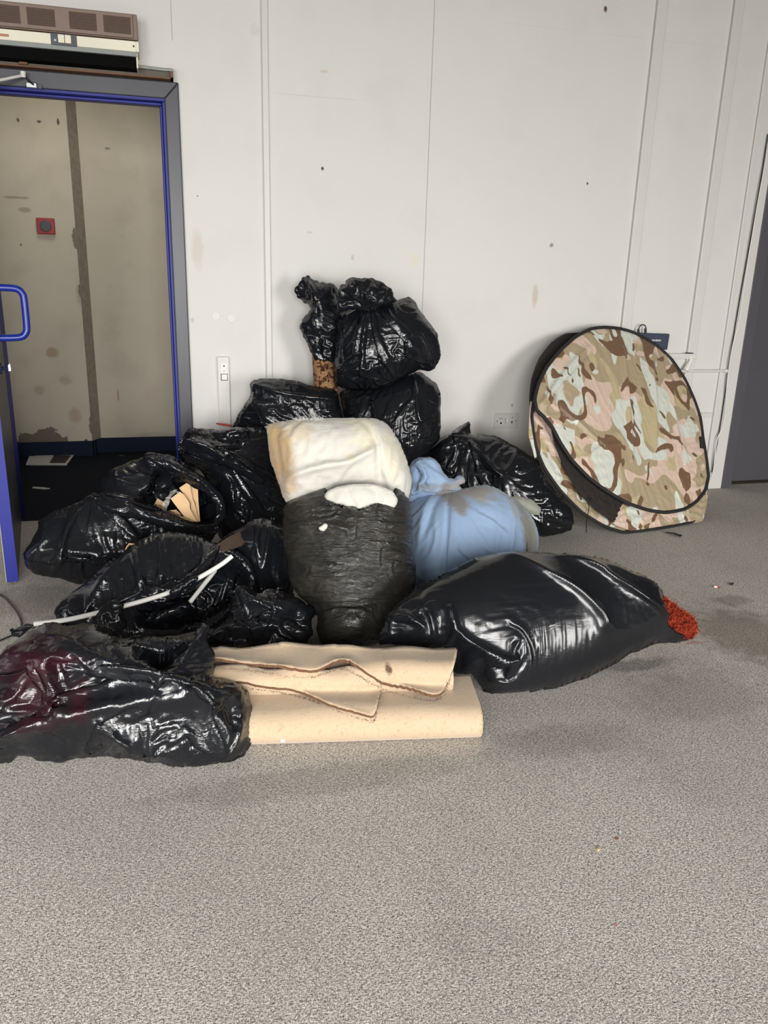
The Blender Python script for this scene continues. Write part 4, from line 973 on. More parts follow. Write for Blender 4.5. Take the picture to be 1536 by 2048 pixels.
# --- matte wrapped duvet bundle
bL = on_floor(690, 1291)
sL = sack('upright matte black bundle stretched round a white duvet, centre of the heap', [(160,505),(200,470),(330,420),(430,375),(520,370),(620,385),(700,425),(738,490),(745,600),(750,700),(765,780),(760,880),(725,930),(665,970),(635,1040),(620,1090),(600,1135),(500,1150),(430,1155),(350,1150),(320,1100),(310,1000),(270,950),(215,900),(190,840),(180,760),(165,700),(158,600)],
    bL, .21, .20, M['film_matte'], step=.0052, seed=24, surplus=(.20,.03), folds=[('dir',(160,760),(760,720),9.)], slack=.016, crop=C5, power=.42, pull=.03, jag=.004,
    feats=[('ridge',[(230,940),(350,965),(500,965),(640,940),(740,900)],.022,-.025),('pit',[(345,450),(360,412),(440,388),(560,383),(640,398),(675,430),(678,470),(620,510),(560,530),(500,565),(450,542),(400,522),(352,500)],.05,.014),
           ('ridge',[(180,620),(300,600),(450,640)],.015,.015),('bump',(470,1060),(.12,.07),.07)])
duv_st = lambda x, y, Y=2.8: on_wall(x, y, Y)
M['duvet'] = cloth_mat('white_duvet_cotton', srgb(202, 199, 190), var=.03, rough=.8, fold=.5, stains=[
    (duv_st(556, 905), (.06, .25, .12), srgb(172, 138, 92), .8, 16), (duv_st(550, 870), (.07, .25, .07), srgb(184, 156, 112), .6, 30), (duv_st(570, 960), (.05, .25, .09), srgb(178, 142, 98), .6, 25),
    (duv_st(600, 860), (.05, .3, .04), srgb(206, 186, 150), .5, 40), (duv_st(720, 860), (.06, .3, .08), srgb(222, 212, 180), .5, 20), (duv_st(770, 900), (.06, .3, .1), srgb(222, 212, 184), .5, 14), (duv_st(690, 900), (.02, .3, .02), srgb(206, 190, 140), .4, 30)], weave=700)
dv_ = body('duvet', [(80,125),(100,110),(200,95),(400,88),(590,92),(650,130),(700,220),(730,300),(746,370),(738,440),(725,470),(690,460),(610,430),(500,410),(430,410),(330,450),(230,480),(180,482),(150,430),(120,330),(100,280),(88,190)],
    on_wall(680, 920, 2.86), .17, .16, M['duvet'], step=.008, seed=31, surplus=(.09,.03), folds=[('dir',(620,160),(600,400),.15),('radial',(200,350),.5)], slack=.02, crop=C5, power=.5, kb=.35, pull=.03, smoothit=1, jag=.002,
    feats=[('ridge',[(505,90),(560,150),(590,250),(600,360)],.012,-.022),('ridge',[(540,100),(600,200),(610,330)],.02,.012),('ridge',[(180,480),(175,380),(230,340),(330,310),(450,290),(560,240)],.018,.03),('ridge',[(165,430),(150,300),(130,160)],.02,-.02)])
tag(dv_, 'stained white duvet folded over the top of the matte black bundle', 'duvet')
tL = bvh([sL]); pH = shoot(tL, 500+510/2.327, 800+470/2.327, .012)
dv2 = body('stuffed_fold', [(345,470),(352,434),(400,404),(500,390),(600,394),(660,422),(686,456),(680,495),(620,530),(560,548),(500,575),(450,560),(400,545),(350,515)],
    pH, .034, .03, M['duvet'], step=.008, seed=32, surplus=(.10,.04), slack=.012, crop=C5, power=.45, kb=.35, smoothit=1, folds=[('radial',(480,400),.4)], feats=[('ridge',[(520,390),(590,430),(590,520)],.007,-.012),('ridge',[(440,400),(470,470),(505,550)],.007,-.010),('ridge',[(380,440),(420,480),(470,540)],.007,-.008)], jag=.002)

dv2.name = 'stuffed_fold'; 
# the same duvet, showing through the tear: its lower fold
dv2.parent = dv_; dv2.matrix_parent_inverse = Matrix.Translation(-Vector(dv_.location))
def patch_on(name, tree, pts, crop, mat, lift=.004, parent=None, front=.012, seed=1):
    q = [(crop[0]+x/crop[2], crop[1]+y/crop[2]) for x, y in pts]; cx = sum(p[0] for p in q)/len(q); cy = sum(p[1] for p in q)/len(q)
    p = shoot(tree, cx, cy, lift)
    if p is None: print('patch miss', name); p = on_floor(cx, cy, .1)
    return body(name, pts, p, front, .01, mat, step=.004, seed=seed, surplus=(.05, .05), slack=.004, crop=crop, jag=.003, parent=parent)
patch_on('wadding_tuft', tL, [(318,600),(335,580),(358,572),(362,590),(350,608),(325,612)], C5, M['duvet'], parent=dv_, seed=2)
patch_on('wadding_tuft', tL, [(158,730),(172,715),(187,722),(183,745),(176,775),(168,760)], C5, M['duvet'], parent=dv_, seed=3, lift=.01)
# grey wadding tuft on top of the duvet, short strands
def strands(name, roots, L, r, mat, seed=1, curl=.6, parent=None, up=(0,0,1)):
    rg = np.random.default_rng(seed); m = MB(); up = np.array(up, float)
    for p in roots:
        d = up+rg.standard_normal(3)*curl; d /= np.linalg.norm(d); q = np.array(p, float); l = L*rg.uniform(.6, 1.3)
        side = np.cross(d, rg.standard_normal(3)); side /= np.linalg.norm(side)+1e-9
        vs = []; n = 4
        for k in range(n+1):
            w_ = r*(1-.6*k/n); vs += [q-side*w_, q+side*w_]
            d = d+rg.standard_normal(3)*.45*curl; d /= np.linalg.norm(d); q = q+d*l/n
        m.add(vs, [(2*k, 2*k+1, 2*k+3, 2*k+2) for k in range(n)])
    return m.build(name, mat, parent)
td = bvh([dv_, sD, sC])
rg = np.random.default_rng(4); roots = []
for _ in range(170):
    x = rg.uniform(588, 645); p = shoot(td, x, 838+rg.uniform(0, 3), .004)
    if p is not None: roots.append(p)
for _ in range(110):
    t = rg.uniform(0, 1); x = 630-8*t+rg.normal(0, 2.5); y = 838-18*t
    roots.append(on_wall(x, y, 2.93))
M['wadding'] = plain('wadding', srgb(205, 204, 198), .95)
w_ = strands('wadding', roots, .016, .0009, M['wadding'], 6, 1.1); tag(w_, 'wispy tuft of pale wadding on the duvet top edge', 'wadding'); w_['kind'] = 'stuff'

# --- blue bundle
Y_M = on_floor(900, 1196)
st = lambda x, y: on_wall(x, y, Y_M[1]-.05)
BLUE = srgb(140, 163, 192)
M['blue_cloth'] = cloth_mat('pale_blue_sheet', BLUE, var=.06, fold=.35, stains=[
    (st(1040, 1060), (.045, .3, .20), srgb(118, 108, 84), .8, 18), (st(1055, 1085), (.03, .3, .16), srgb(136, 132, 110), .8, 30), (st(960, 985), (.11, .3, .04), srgb(150, 140, 122), .8, 16), (st(915, 1000), (.05, .3, .05), srgb(128, 116, 100), .8, 24),
    (st(1030, 1090), (.008, .3, .07), srgb(46, 38, 30), .95, 40), (st(1018, 1010), (.02, .3, .05), srgb(150, 142, 122), .5, 30), (st(845, 965), (.02, .3, .04), srgb(136, 108, 66), .75, 40), (st(840, 950), (.05, .3, .03), srgb(134, 124, 110), .6, 30), (st(880, 990), (.1, .3, .025), srgb(120, 116, 112), .6, 20)], weave=800)
CM = C5
sM = body('bedding_bundle', [(733,490),(780,455),(850,440),(930,432),(1000,420),(1060,405),(1120,408),(1170,432),(1215,465),(1265,500),(1300,540),(1330,600),(1336,680),(1312,745),(1250,820),(1150,880),(1000,920),(860,925),(740,905),(735,800),(733,600)],
    Y_M, .27, .15, M['blue_cloth'], step=.0065, seed=41, surplus=(.12,.012), folds=[('radial',(925,440),.34,2),('dir',(1170,440),(1230,760),.08)], slack=.022, crop=CM, power=.5, kb=.35, pull=.03, smoothit=1, jag=.002,
    feats=[('ridge',[(928,440),(922,560),(915,700),(900,810)],.006,-.014),('ridge',[(850,450),(810,560),(790,700)],.014,.018),('ridge',[(1120,440),(1150,560),(1130,720)],.012,.012),('ridge',[(1180,460),(1215,560),(1190,720)],.010,.016),('ridge',[(900,450),(860,520),(830,620)],.010,-.015),('ridge',[(1240,500),(1245,600),(1220,740)],.008,-.015)])
tag(sM, 'pale blue tied bedsheet bundle with brown stains, right of the matte black bundle', 'bedding bundle')
nk = body('gathered_neck', [(733,470),(733,330),(745,310),(760,285),(800,270),(850,275),(880,300),(900,340),(920,365),(945,372),(965,356),(995,360),(1000,385),(975,402),(988,425),(960,440),(900,450),(830,455),(780,465)],
    Y_M+(CPOS-Y_M)/np.linalg.norm(CPOS-Y_M)*.055, .09, .08, M['blue_cloth'], step=.005, seed=42, surplus=(.22,.12), folds=[('dir',(740,440),(980,390),.12)], slack=.028, crop=CM, kb=.3, smoothit=1, jag=.003,
    feats=[('ridge',[(735,455),(800,430),(900,425),(985,405)],.010,.02),('ridge',[(850,280),(880,330),(905,370),(940,385)],.010,.02),('pit',[(775,340),(800,335),(820,365),(800,400),(780,395)],.03,.01),('ridge',[(740,320),(790,310),(830,340),(850,400)],.01,.02)])
nk.parent = sM; nk.matrix_parent_inverse = Matrix.Translation(-Vector(sM.location))
M['grey_cloth'] = cloth_mat('grey_white_sheet_corner', srgb(142, 144, 132), var=.1, fold=.8)
tf = body('corner_tail', [(1205,452),(1260,452),(1310,468),(1345,498),(1352,525),(1325,536),(1290,530),(1250,512),(1215,480)], Y_M, .045, .045, M['grey_cloth'], step=.0045, seed=43,
    surplus=(.18,.04), folds=[('dir',(1210,470),(1345,515),.1)], slack=.014, crop=CM, kb=.3, jag=.002)
tf.parent = sM; tf.matrix_parent_inverse = Matrix.Translation(-Vector(sM.location))

# --- front right sack and the rug in it
pO = (on_floor(1000, 1400)*.6+on_floor(1270, 1300)*.4); pO[2] = 0
a_ = math.atan2(-pO[1], -pO[0])+math.radians(25); nO = np.array([math.cos(a_)*.819, math.sin(a_)*.819, .574])
sO = sack('wide taut black sack at front right, a red rug poking from its end', [(35,458),(45,390),(75,330),(120,285),(200,220),(330,150),(440,95),(560,70),(620,67),(700,75),(800,82),(900,82),(1000,98),(1060,120),(1110,150),(1160,160),(1200,185),(1250,210),(1256,260),(1262,350),(1265,372),(1330,402),(1392,435),(1320,460),(1240,460),(1190,480),(1120,505),(1050,550),(950,600),(850,640),(720,675),(600,690),(500,705),(470,650),(440,600),(380,585),(370,520),(300,497),(200,478),(100,465)],
    pO, .19, .18, M['film_taut'], normal=nO, step=.0062, seed=25, jag=.003, smoothit=1, surplus=(.014,.005), folds=[('radial',(580,70),.35,2),('radial',(640,680),.12),('dir',(900,120),(1380,430),.06),('dir',(250,300),(560,600),.05)], slack=.024, crop=C7, power=.40, pull=.03,
    feats=[('ridge',[(560,85),(700,190),(820,270),(920,370),(940,410)],.020,.028),('ridge',[(810,90),(900,150),(990,220),(1130,300),(1380,432)],.018,.035),('ridge',[(700,80),(810,115),(940,170)],.012,.015),
           ('ridge',[(80,340),(150,360),(210,440)],.014,.03),('ridge',[(200,290),(230,380),(250,470)],.010,.025),('ridge',[(300,340),(330,430),(420,500),(560,580)],.014,.030),('ridge',[(470,640),(600,650),(710,672)],.010,.02),('ridge',[(1190,240),(1200,300),(1260,330)],.012,.015)],
    boost=[((150,390),.085,20.0),((430,500),.08,18.0),((560,600),.06,14.0),((1150,250),.12,6.0)])
M['rug'] = plain('rust_red_shag', srgb(146, 56, 38), .95, var=.3, scale=90, spec=.1)
rug = body('rolled_pile', [(1300,1185),(1318,1192),(1340,1208),(1362,1226),(1386,1240),(1390,1258),(1382,1277),(1350,1280),(1310,1262),(1295,1230)], pO, .05, .15, M['rug'], normal=nO, step=.006, seed=51, surplus=(.2,.2), slack=.012)
rr = empty('shag_rug', rug.location, 'rust-red shaggy rug sticking out of the front right sack', 'rug')
rug.parent = rr; rug.matrix_parent_inverse = Matrix.Translation(-Vector(rr.location))
tr_ = bvh([rug]); roots = []; rg = np.random.default_rng(9)
while len(roots) < 1800:
    x, y = rg.uniform(1300, 1392), rg.uniform(1188, 1282); p = shoot(tr_, x, y, -.002)
    if p is not None: roots.append(p)
n_ = (CPOS-np.array(rug.location)); n_ /= np.linalg.norm(n_)
strands('shag_strands', roots, .022, .0024, M['rug'], 10, 1.0, parent=rr, up=n_*.9+np.array([.3,0,.3]))['kind'] = 'stuff'

# --- white conduit tubes in the torn sack
tH = bvh([sH, sK, sI])
def alongH(pts, lift):
    out = []
    for (x, y, l) in pts:
        q = (C3[0]+x/C3[2], C3[1]+y/C3[2]); p = shoot(tH, *q, l); out.append(p if p is not None else on_floor(*q, .10)); 
    return out
def tubething(px, w0, w1, label):
    """a straight-ish conduit seen through px list, receding from depth w0 to w1 (world Y)"""
    n = len(px); pts = [on_wall(C3[0]+x/C3[2], C3[1]+y/C3[2], w0+(w1-w0)*i/(n-1)) for i, (x, y) in enumerate(px)]
    m = MB(); m.tube(smooth_path(pts, 5), .0085, 16, hollow=.72); o = m.build('conduit_tube', M['white_plastic'], smooth=True)
    return tag(o, label, 'plastic tube', 'white plastic tubes in the torn sack')
hp_ = [shoot(tH, C3[0]+x/C3[2], C3[1]+y/C3[2]) for x, y in ((420,440),(670,375),(930,265),(1060,180))]
def fit_depth(px, lift=.016):
    q = [(i, shoot(tH, C3[0]+x/C3[2], C3[1]+y/C3[2])) for i, (x, y) in enumerate(px)]
    q = [(i, p[1]) for i, p in q if p is not None]; I = np.array([a for a, _ in q], float); Yv = np.array([b for _, b in q])
    k, c = np.polyfit(I, Yv, 1) if len(q) > 2 else (0.0, Yv.mean()); r = (Yv-(k*I+c)).min(); c += r-lift
    return c, c+k*(len(px)-1)
T1 = [(157,484),(300,466),(430,438),(570,402),(680,372),(790,336),(905,280),(990,232),(1040,200),(1080,168)]
T2 = [(885,382),(930,325),(975,268),(1000,236)]
w0, w1 = fit_depth(T1[1:-1]); w0 -= (w1-w0)/7; w1 += (w1-w0)/8
yA = w0
tubething(T1, w0, w1, 'long white plastic tube running across the torn black sack')
u0, u1 = fit_depth(T2[:3]); tubething(T2, min(u0, u1)-.07, max(u0, u1)+.01, 'short white plastic tube with its open end facing the camera')
# film strips lapping over the long tube
for i, (pts, ti_) in enumerate((([(445,480),(460,420),(480,385),(540,372),(575,395),(570,430),(590,500),(520,540),(470,520)], 2.6), ([(790,350),(800,320),(850,290),(900,255),(925,262),(912,292),(880,310),(830,345)], 5.5))):
    p = on_wall(C3[0]+pts[2][0]/C3[2], C3[1]+pts[2][1]/C3[2], w0+(w1-w0)*ti_/9-.012)
    f_ = body('torn_flap', pts, p, .016, .004, M['film_b'], step=.0045, seed=61+i, surplus=(.22,.08), slack=.014, crop=C3, jag=.005)
    f_.parent = sH; f_.matrix_parent_inverse = Matrix.Translation(-Vector(sH.location))

# --- torn cardboard in the open sack
tG = bvh([sG])
def slab(m, pts, crop, tree=None, depth=None, thick=.005, tilt=(0,0)):
    """flat board piece: image outline on its own tilted plane through a point in the sack"""
    q = [(crop[0]+x/crop[2], crop[1]+y/crop[2]) for x, y in pts]; c = np.mean(q, 0)
    base = shoot(tree, *c, depth) if tree is not None else depth
    n = CPOS-base; n /= np.linalg.norm(n); a = np.cross([0,0,1.], n); a /= np.linalg.norm(a); b = np.cross(n, a)
    n = n+a*tilt[0]+b*tilt[1]; n /= np.linalg.norm(n)
    P = [CPOS+ray(x, y)*(((base-CPOS)@n)/(ray(x, y)@n)) for x, y in q]; k = len(P)
    m.add([p for p in P]+[p-n*thick for p in P], [tuple(range(k)), tuple(range(2*k-1, k-1, -1))]+[(i, k+i, k+(i+1) % k, (i+1) % k) for i in range(k)])
pc_ = shoot(tG, CF_[0]+960/CF_[2], CF_[1]+700/CF_[2]); print('card base', pc_)
pb = pc_-CF*0
vdir = (CPOS-pc_)/np.linalg.norm(CPOS-pc_)
cb = empty('cardboard_box', pc_, 'torn brown cardboard packaging inside the open black sack', 'cardboard')
for nm, pts, dp, tl in (('box_flap', [(825,600),(920,528),(965,560),(1020,640),(1025,700),(1105,850),(1080,862),(1000,835),(930,740),(860,650)], .16, (.35,.3)),
                        ('box_side', [(912,490),(1000,432),(1025,450),(1050,600),(1070,640),(1115,840),(1100,855),(1030,700),(1025,640),(965,560)], .13, (-.5,.1)),
                        ('box_side', [(1025,450),(1105,500),(1112,640),(1130,850),(1110,850),(1075,640),(1045,590)], .11, (-.9,.0)),
                        ('box_flap', [(765,730),(800,722),(880,712),(920,745),(985,830),(950,825),(905,790)], .13, (.2,.8)),
                        ('box_flap', [(640,690),(690,595),(760,640),(790,730),(880,770),(960,830),(900,850),(760,740)], .06, (.1,.5))):
    m = MB(); slab(m, pts, CF_, depth=pc_+vdir*dp); m.build(nm, M['card'], cb, bevel=.0015)
m = MB(); slab(m, [(335,1175),(372,1090),(400,1055),(480,1065),(505,1060),(512,1072),(440,1080),(400,1075),(372,1140),(345,1180)], CF_, tG, .012)
tag(m.build('cardboard_scrap', M['card']), 'bent cardboard edge poking through the sack below the open mouth', 'cardboard')
# clear parcel tape on the torn box
m = MB(); vs = []; rg = np.random.default_rng(3)
tp = NT('clear_tape'); tp.out(color=(.75,.72,.66), rough=.15); tp.set(tp.b.inputs['Alpha'], .3)
for i in range(14):
    t = i/13; x = 880-115*math.sin(t*1.6); y = 500+210*t; p = on_wall(CF_[0]+x/CF_[2], CF_[1]+y/CF_[2], (pc_+vdir*.15)[1]); w_ = .006+.008*rg.random()
    vs += [p+np.array([-w_, rg.normal(0,.004), .0]), p+np.array([w_, rg.normal(0,.004), rg.normal(0,.004)])]
m.add(vs, [(2*k, 2*k+1, 2*k+3, 2*k+2) for k in range(13)]); m.build('peeling_tape', tp.m, cb)
# brown board behind the small sack
tE = bvh([sE, sI]); pq = shoot(tE, 470, 1078, .03)
if pq is not None:
    m = MB(); slab(m, [(425,1095),(455,1075),(500,1052),(520,1046),(500,1072),(485,1090),(450,1102)], (0,0,1), depth=pq, thick=.006, tilt=(.3,.9))
    tag(m.build('cardboard_sheet', plain('brown_board', srgb(66, 52, 42), .85, var=.15)), 'dull brown board edge lying in the gap between the left sacks', 'cardboard')

# red marker pen propped by the trunking
P_ = lambda x, y, Y: on_wall(x, y, Y)
mk = empty('marker_pen', P_(447, 849, 4.16), 'thin red marker pen lying in front of the white trunking', 'pen')
m = MB(); m.tube([P_(436, 847.5, 4.16), P_(462, 851.5, 4.15)], .0050, 12); m.build('barrel', M['pen_red'], mk, smooth=True)
m = MB(); m.tube([P_(432, 847, 4.16), P_(436.3, 847.5, 4.16)], [.0015, .0045], 12); m.build('nib', M['paper_dark'], mk, smooth=True)

# --- beige carpet underlay: folded strip with two loose flaps
def felt_mat():
    t = NT('beige_felt_backing'); fib = t.noise(60, 5, .65, vec=t.mapping((1, 3, 1), rot=(0, 0, .5)), dist=1.5)
    col = t.ramp(t.noise(2.5, 5), [(.3, srgb(184, 162, 136)), (.7, srgb(198, 177, 150))])
    col = t.mix(t.ramp(fib, [(.34, .5), (.46, 0)]), col, srgb(164, 134, 102)); col = t.mix(t.ramp(t.noise(26, 5, .7), [(.66, 0), (.72, .7)]), col, srgb(140, 108, 78))
    col = t.mix(t.ramp(t.noise(5, 4), [(.52, 0), (.75, .35)]), col, srgb(176, 142, 110))
    for (x, y, r, a) in ((783, 1349, .012, .9), (862, 1330, .005, .9), (652, 1330, .006, .9), (944, 1400, .006, .9), (955, 1460, .006, .8), (708, 1475, .006, .6), (940, 1420, .02, .3)):
        p = on_wall(x, y, 1.98); col = t.mix(t.math('MULTIPLY', t.blob(p, (r, .2, r*1.3), .6, 90), a), col, srgb(84, 62, 46))
    t.out(color=col, rough=.95, spec=.1, normal=t.bump(fib, .35, .003)); t.set(t.b.inputs['Sheen Weight'], .3); return t.m
M['felt'] = felt_mat()
M['pile'] = plain('brown_pile_edge', srgb(112, 84, 64), .95, var=.3, scale=260, bump=.6, spec=.1)
fR = on_floor(964, 1489); fL = on_floor(485, 1505); ax = fR-fL; Lx = np.linalg.norm(ax); ax /= Lx; fL = fL-ax*.10; Lx += .10
dp = np.array([-ax[1], ax[0], 0]); dp = dp if dp[1] > 0 else -dp
un = empty('carpet_underlay', fL+ax*Lx/2, 'folded beige felt-backed carpet offcut lying in front of the heap', 'carpet')
def stad(w_, h, n=10, front=.5):
    """flattened roll profile, (t, z)"""
    out = []
    for a in np.linspace(-90, 90, n): out.append((h/2-h/2*math.cos(math.radians(a)), h/2+h/2*math.sin(math.radians(a))))
    out = [(x, z) for x, z in out]
    for a in np.linspace(90, -90, n): out.append((w_-h/2+h/2*math.cos(math.radians(a)), h/2+h/2*math.sin(math.radians(a))))
    return out
def extr(m, prof, s0, s1, t0, z0, ns=40, seed=0, wob=.004, mi=0, endmi=1, slope=0.0, thick=None, skew=0.0):
    rg = np.random.default_rng(seed); k = len(prof); ss = np.linspace(s0, s1, ns); vs = []
    ph = rg.uniform(0, 6, 6)
    for s in ss:
        for (t, z) in prof:
            wz = wob*(math.sin(s*9+t*20+ph[0])+.6*math.sin(s*23+ph[1]+t*9)); 
            p = fL+ax*(s+skew*z*0)+dp*(t+t0+slope*s)+np.array([0, 0, max(.001, z+z0+(wz if z > .03 else 0))]); vs.append(p)
    fs = []
    for i in range(ns-1):
        for j in range(k):
            l = (j+1) % k; fs.append((i*k+j, i*k+l, (i+1)*k+l, (i+1)*k+j))
    m.add(vs, fs, mi)
    # layered cut ends: inset rings
    for e in (0, ns-1):
        c = [np.array(vs[e*k+j]) for j in range(k)]; cen = np.mean(c, 0); q = []
        sgn = -1 if e == 0 else 1
        for sc, off in ((1, 0), (.84, 0), (.80, -.010), (.62, -.008), (.58, 0), (.40, 0), (.36, -.010), (.05, -.010)):
            q += [cen+(p-cen)*np.array([sc, sc, sc])+ax*sgn*off for p in c]
        fs = [(r*k+j, r*k+(j+1) % k, (r+1)*k+(j+1) % k, (r+1)*k+j) for r in range(7) for j in range(k)]+[tuple(range(7*k, 8*k))]
        m.add(q, fs, endmi)
m = MB(); extr(m, stad(.25, .105), 0, Lx, 0, 0, seed=1); lowr = m.build('lower_fold', [M['felt'], M['pile']], un, smooth=True)
sEnd = (on_wall(906, 1330, 2.05)-fL)@ax
m = MB(); extr(m, stad(.20, .070), 0, sEnd-.01, .115, .098, seed=2, wob=.006); upr = m.build('upper_fold', [M['felt'], M['pile']], un, smooth=True)
tP = bvh([lowr, upr])
def drape(name, pts, crop, lift, thick, seed, curl=.012, parent=None, step=3.0):
    """a loose flap lying over the folds: each point of its outline rests on what is below it"""
    pl = catmull2([(crop[0]+x/crop[2], crop[1]+y/crop[2]) for x, y in pts], 6)
    rg = np.random.default_rng(seed); pl = pl+rg.normal(0, .5, pl.shape)
    lo = pl.min(0)-step*2; hi = pl.max(0)+step*2; nx = int((hi[0]-lo[0])/step)+1; ny = int((hi[1]-lo[1])/step)+1
    Y, X = np.mgrid[0:ny, 0:nx]; A = lo[0]+X*step; B = lo[1]+Y*step
    Mk = inside(pl, A, B); d0, ax_, ay_ = seg_near(pl, A, B); Mk &= d0 > step*.25
    Pd = np.pad(Mk, 1); bd = Mk & ~(Pd[:-2,1:-1] & Pd[2:,1:-1] & Pd[1:-1,:-2] & Pd[1:-1,2:]); A = np.where(bd, ax_, A); B = np.where(bd, ay_, B)
    D = np.full(A.shape, np.nan)
    for j, i in zip(*np.nonzero(Mk)):
        p = shoot(tP, A[j, i], B[j, i])
        if p is not None: D[j, i] = (p-CPOS)@CF
    med = np.nanmedian(D); 
    for _ in range(60):
        if not np.isnan(D[Mk]).any(): break
        Z = np.pad(D, 1, constant_values=np.nan); S = np.stack([Z[:-2,1:-1], Z[2:,1:-1], Z[1:-1,:-2], Z[1:-1,2:]])
        with np.errstate(all='ignore'):
            import warnings; warnings.simplefilter('ignore'); mn = np.nanmean(S, 0)
        D = np.where(np.isnan(D), mn, D)
    D = np.where(np.isnan(D), med, D)
    for _ in range(14):     # stiff board: bridges the steps below, never sinks into them
        E_ = blur(np.where(Mk, D, D)); D = np.where(Mk, np.minimum(D, E_*.5+D*.5), D)
    nrm = np.array([0, -.35, .94]); ids = -np.ones(Mk.shape, int); jj, ii = np.nonzero(Mk); ids[jj, ii] = np.arange(len(jj))
    lf = lift+curl*np.exp(-d0[jj, ii]/9.0)*(.5+.5*np.sin(A[jj, ii]*.05+seed))
    P = np.array([CPOS+ray(A[j, i], B[j, i])*D[j, i] for j, i in zip(jj, ii)])
    top = P+nrm*lf[:, None]; bot = top-nrm*thick; nv_ = len(jj); F = []; mi = []
    q = Mk[:-1,:-1] & Mk[1:,:-1] & Mk[:-1,1:] & Mk[1:,1:]
    tris = []
    for j, i in zip(*np.nonzero(q)): tris.append((ids[j,i], ids[j,i+1], ids[j+1,i+1], ids[j+1,i]))
    for (o0, o1, o2, ms) in (((0,0),(0,1),(1,0),(1,1)), ((0,0),(0,1),(1,1),(1,0)), ((0,1),(1,1),(1,0),(0,0)), ((0,0),(1,1),(1,0),(0,1))):
        sl = lambda o: Mk[o[0]:ny-1+o[0], o[1]:nx-1+o[1]]
        for j, i in zip(*np.nonzero(sl(o0) & sl(o1) & sl(o2) & ~sl(ms))): tris.append(tuple(ids[j+o[0], i+o[1]] for o in (o0, o1, o2)))
    ec = {}
    for f in tris:
        for a, b in zip(f, f[1:]+f[:1]): ec[(a, b)] = 1
    side = [(a, b, b+nv_, a+nv_) for (a, b) in ec if (b, a) not in ec]
    F = tris+[tuple(x+nv_ for x in f[::-1]) for f in tris]+side; mi = [0]*len(tris)+[1]*(len(tris)+len(side))
    m = MB(); m.add(list(top)+list(bot), F); m.mi = mi; o = m.build(name, [M['felt'], M['pile']], parent)
    o.data.polygons.foreach_set('use_smooth', [x == 0 for x in mi]); return o
drape('middle_flap', [(40,200),(200,200),(400,215),(600,225),(760,200),(880,260),(926,300),(915,360),(902,420),(882,462),(830,455),(760,430),(680,400),(560,355),(470,325),(400,310),(235,290),(40,280)], CE_ if False else C8, .012, .010, 3, parent=un)
drape('top_flap', [(40,140),(200,125),(500,104),(650,115),(800,124),(1000,126),(1200,128),(1300,131),(1305,170),(1285,240),(1262,300),(1240,340),(1215,361),(1180,365),(1100,350),(1000,325),(930,300),(880,270),(820,235),(760,205),(700,200),(620,230),(560,240),(400,230),(250,205),(40,188)], C8, .028, .012, 5, curl=.016, parent=un)
# brown frayed pile along the flap edges and the cut ends
def fray(path, Yd, n, L, seed, r=.0007):
    rg = np.random.default_rng(seed); q = catmull2(path, 12, closed=False); roots = []
    for _ in range(n):
        i = rg.integers(0, len(q)-1); t = rg.random(); x, y = q[i]+(q[i+1]-q[i])*t; p = shoot(tF, C8[0]+x/C8[2]+rg.normal(0, .3), C8[1]+y/C8[2]+rg.uniform(-.5, 2), -.001)
        if p is not None: roots.append(p)
    return roots
tF = bvh([o for o in bpy.data.objects if o.parent == un and o.type == 'MESH'])
rt = fray([(60,190),(250,205),(400,230),(560,240),(620,230),(700,200),(760,205),(820,235),(880,270),(1000,325),(1180,365),(1240,340),(1285,240)], 0, 1300, 0, 1)
rt += fray([(235,292),(400,312),(560,358),(760,434),(882,466),(902,420),(925,305)], 0, 900, 0, 2)+fray([(1446,560),(1448,500),(1440,400),(1425,300)], 0, 300, 0, 3)
strands('frayed_edge', rt, .0065, .0007, M['pile'], 8, 1.0, parent=un, up=(0,-.4,-.4))['kind'] = 'stuff'
p = shoot(tF, 565, 1480, -.001)
if p is not None:
    m = MB(); m.obox(p+np.array([0,-.003,0]), (.006,0,0), (0,.002,.001), (0,0,.002)); tag(m.build('white_chip', M['white_plastic']), 'small white chip stuck on the front of the beige underlay', 'chip')

# --- camouflage pop-up panels
def camo_mat(name, dim=1.0):
    t = NT(name); at = t.n('ShaderNodeAttribute', _attribute_name='film').outputs['Vector']
    def mask(sc, th, loc, st=(1, 1, 1), dist=1.1, det=1.2):
        n = t.noise(sc, det, .45, vec=t.mapping(st, loc=loc, rot=(0, 0, loc[0]), vec=at), dist=dist); return t.ramp(n, [(th, 0), (th+.006, 1)])
    g = lambda *c: tuple(v*dim for v in srgb(*c))
    col = t.mix(mask(3.8, .50, (.3, 1, 0)), g(218, 192, 174), g(176, 158, 128))
    col = t.mix(mask(4.4, .58, (1.7, 4, 0), (1, .8, 1)), col, g(194, 178, 140))
    col = t.mix(mask(4.6, .55, (.9, 8, 0), (1.3, .75, 1), 1.0), col, g(214, 217, 205))
    col = t.mix(mask(6.4, .585, (.5, 15, 0), (1.0, .8, 1), 1.5), col, g(120, 92, 68))
    h = t.noise(9, 3, vec=t.mapping((2.5, .5, 1), rot=(0, 0, .3), vec=at), dist=.6)
    t.out(color=col, rough=.42, normal=t.bump(h, .45, .02), spec=.4)
    t.set(t.b.inputs['Sheen Weight'], .15); return t.m
M['camo'] = camo_mat('camouflage_nylon', .86)
M['mesh_black'] = plain('black_mesh_lining', srgb(34, 28, 24), .85, var=.3, scale=12)
bF = on_floor(1190, 1074); tW = on_wall(1215, 657, WALL_Y-.035); vv = tW-bF
nrmQ = np.cross(np.cross(vv, np.array([0, -1.0, 0])), vv); nrmQ = nrmQ/np.linalg.norm(nrmQ)
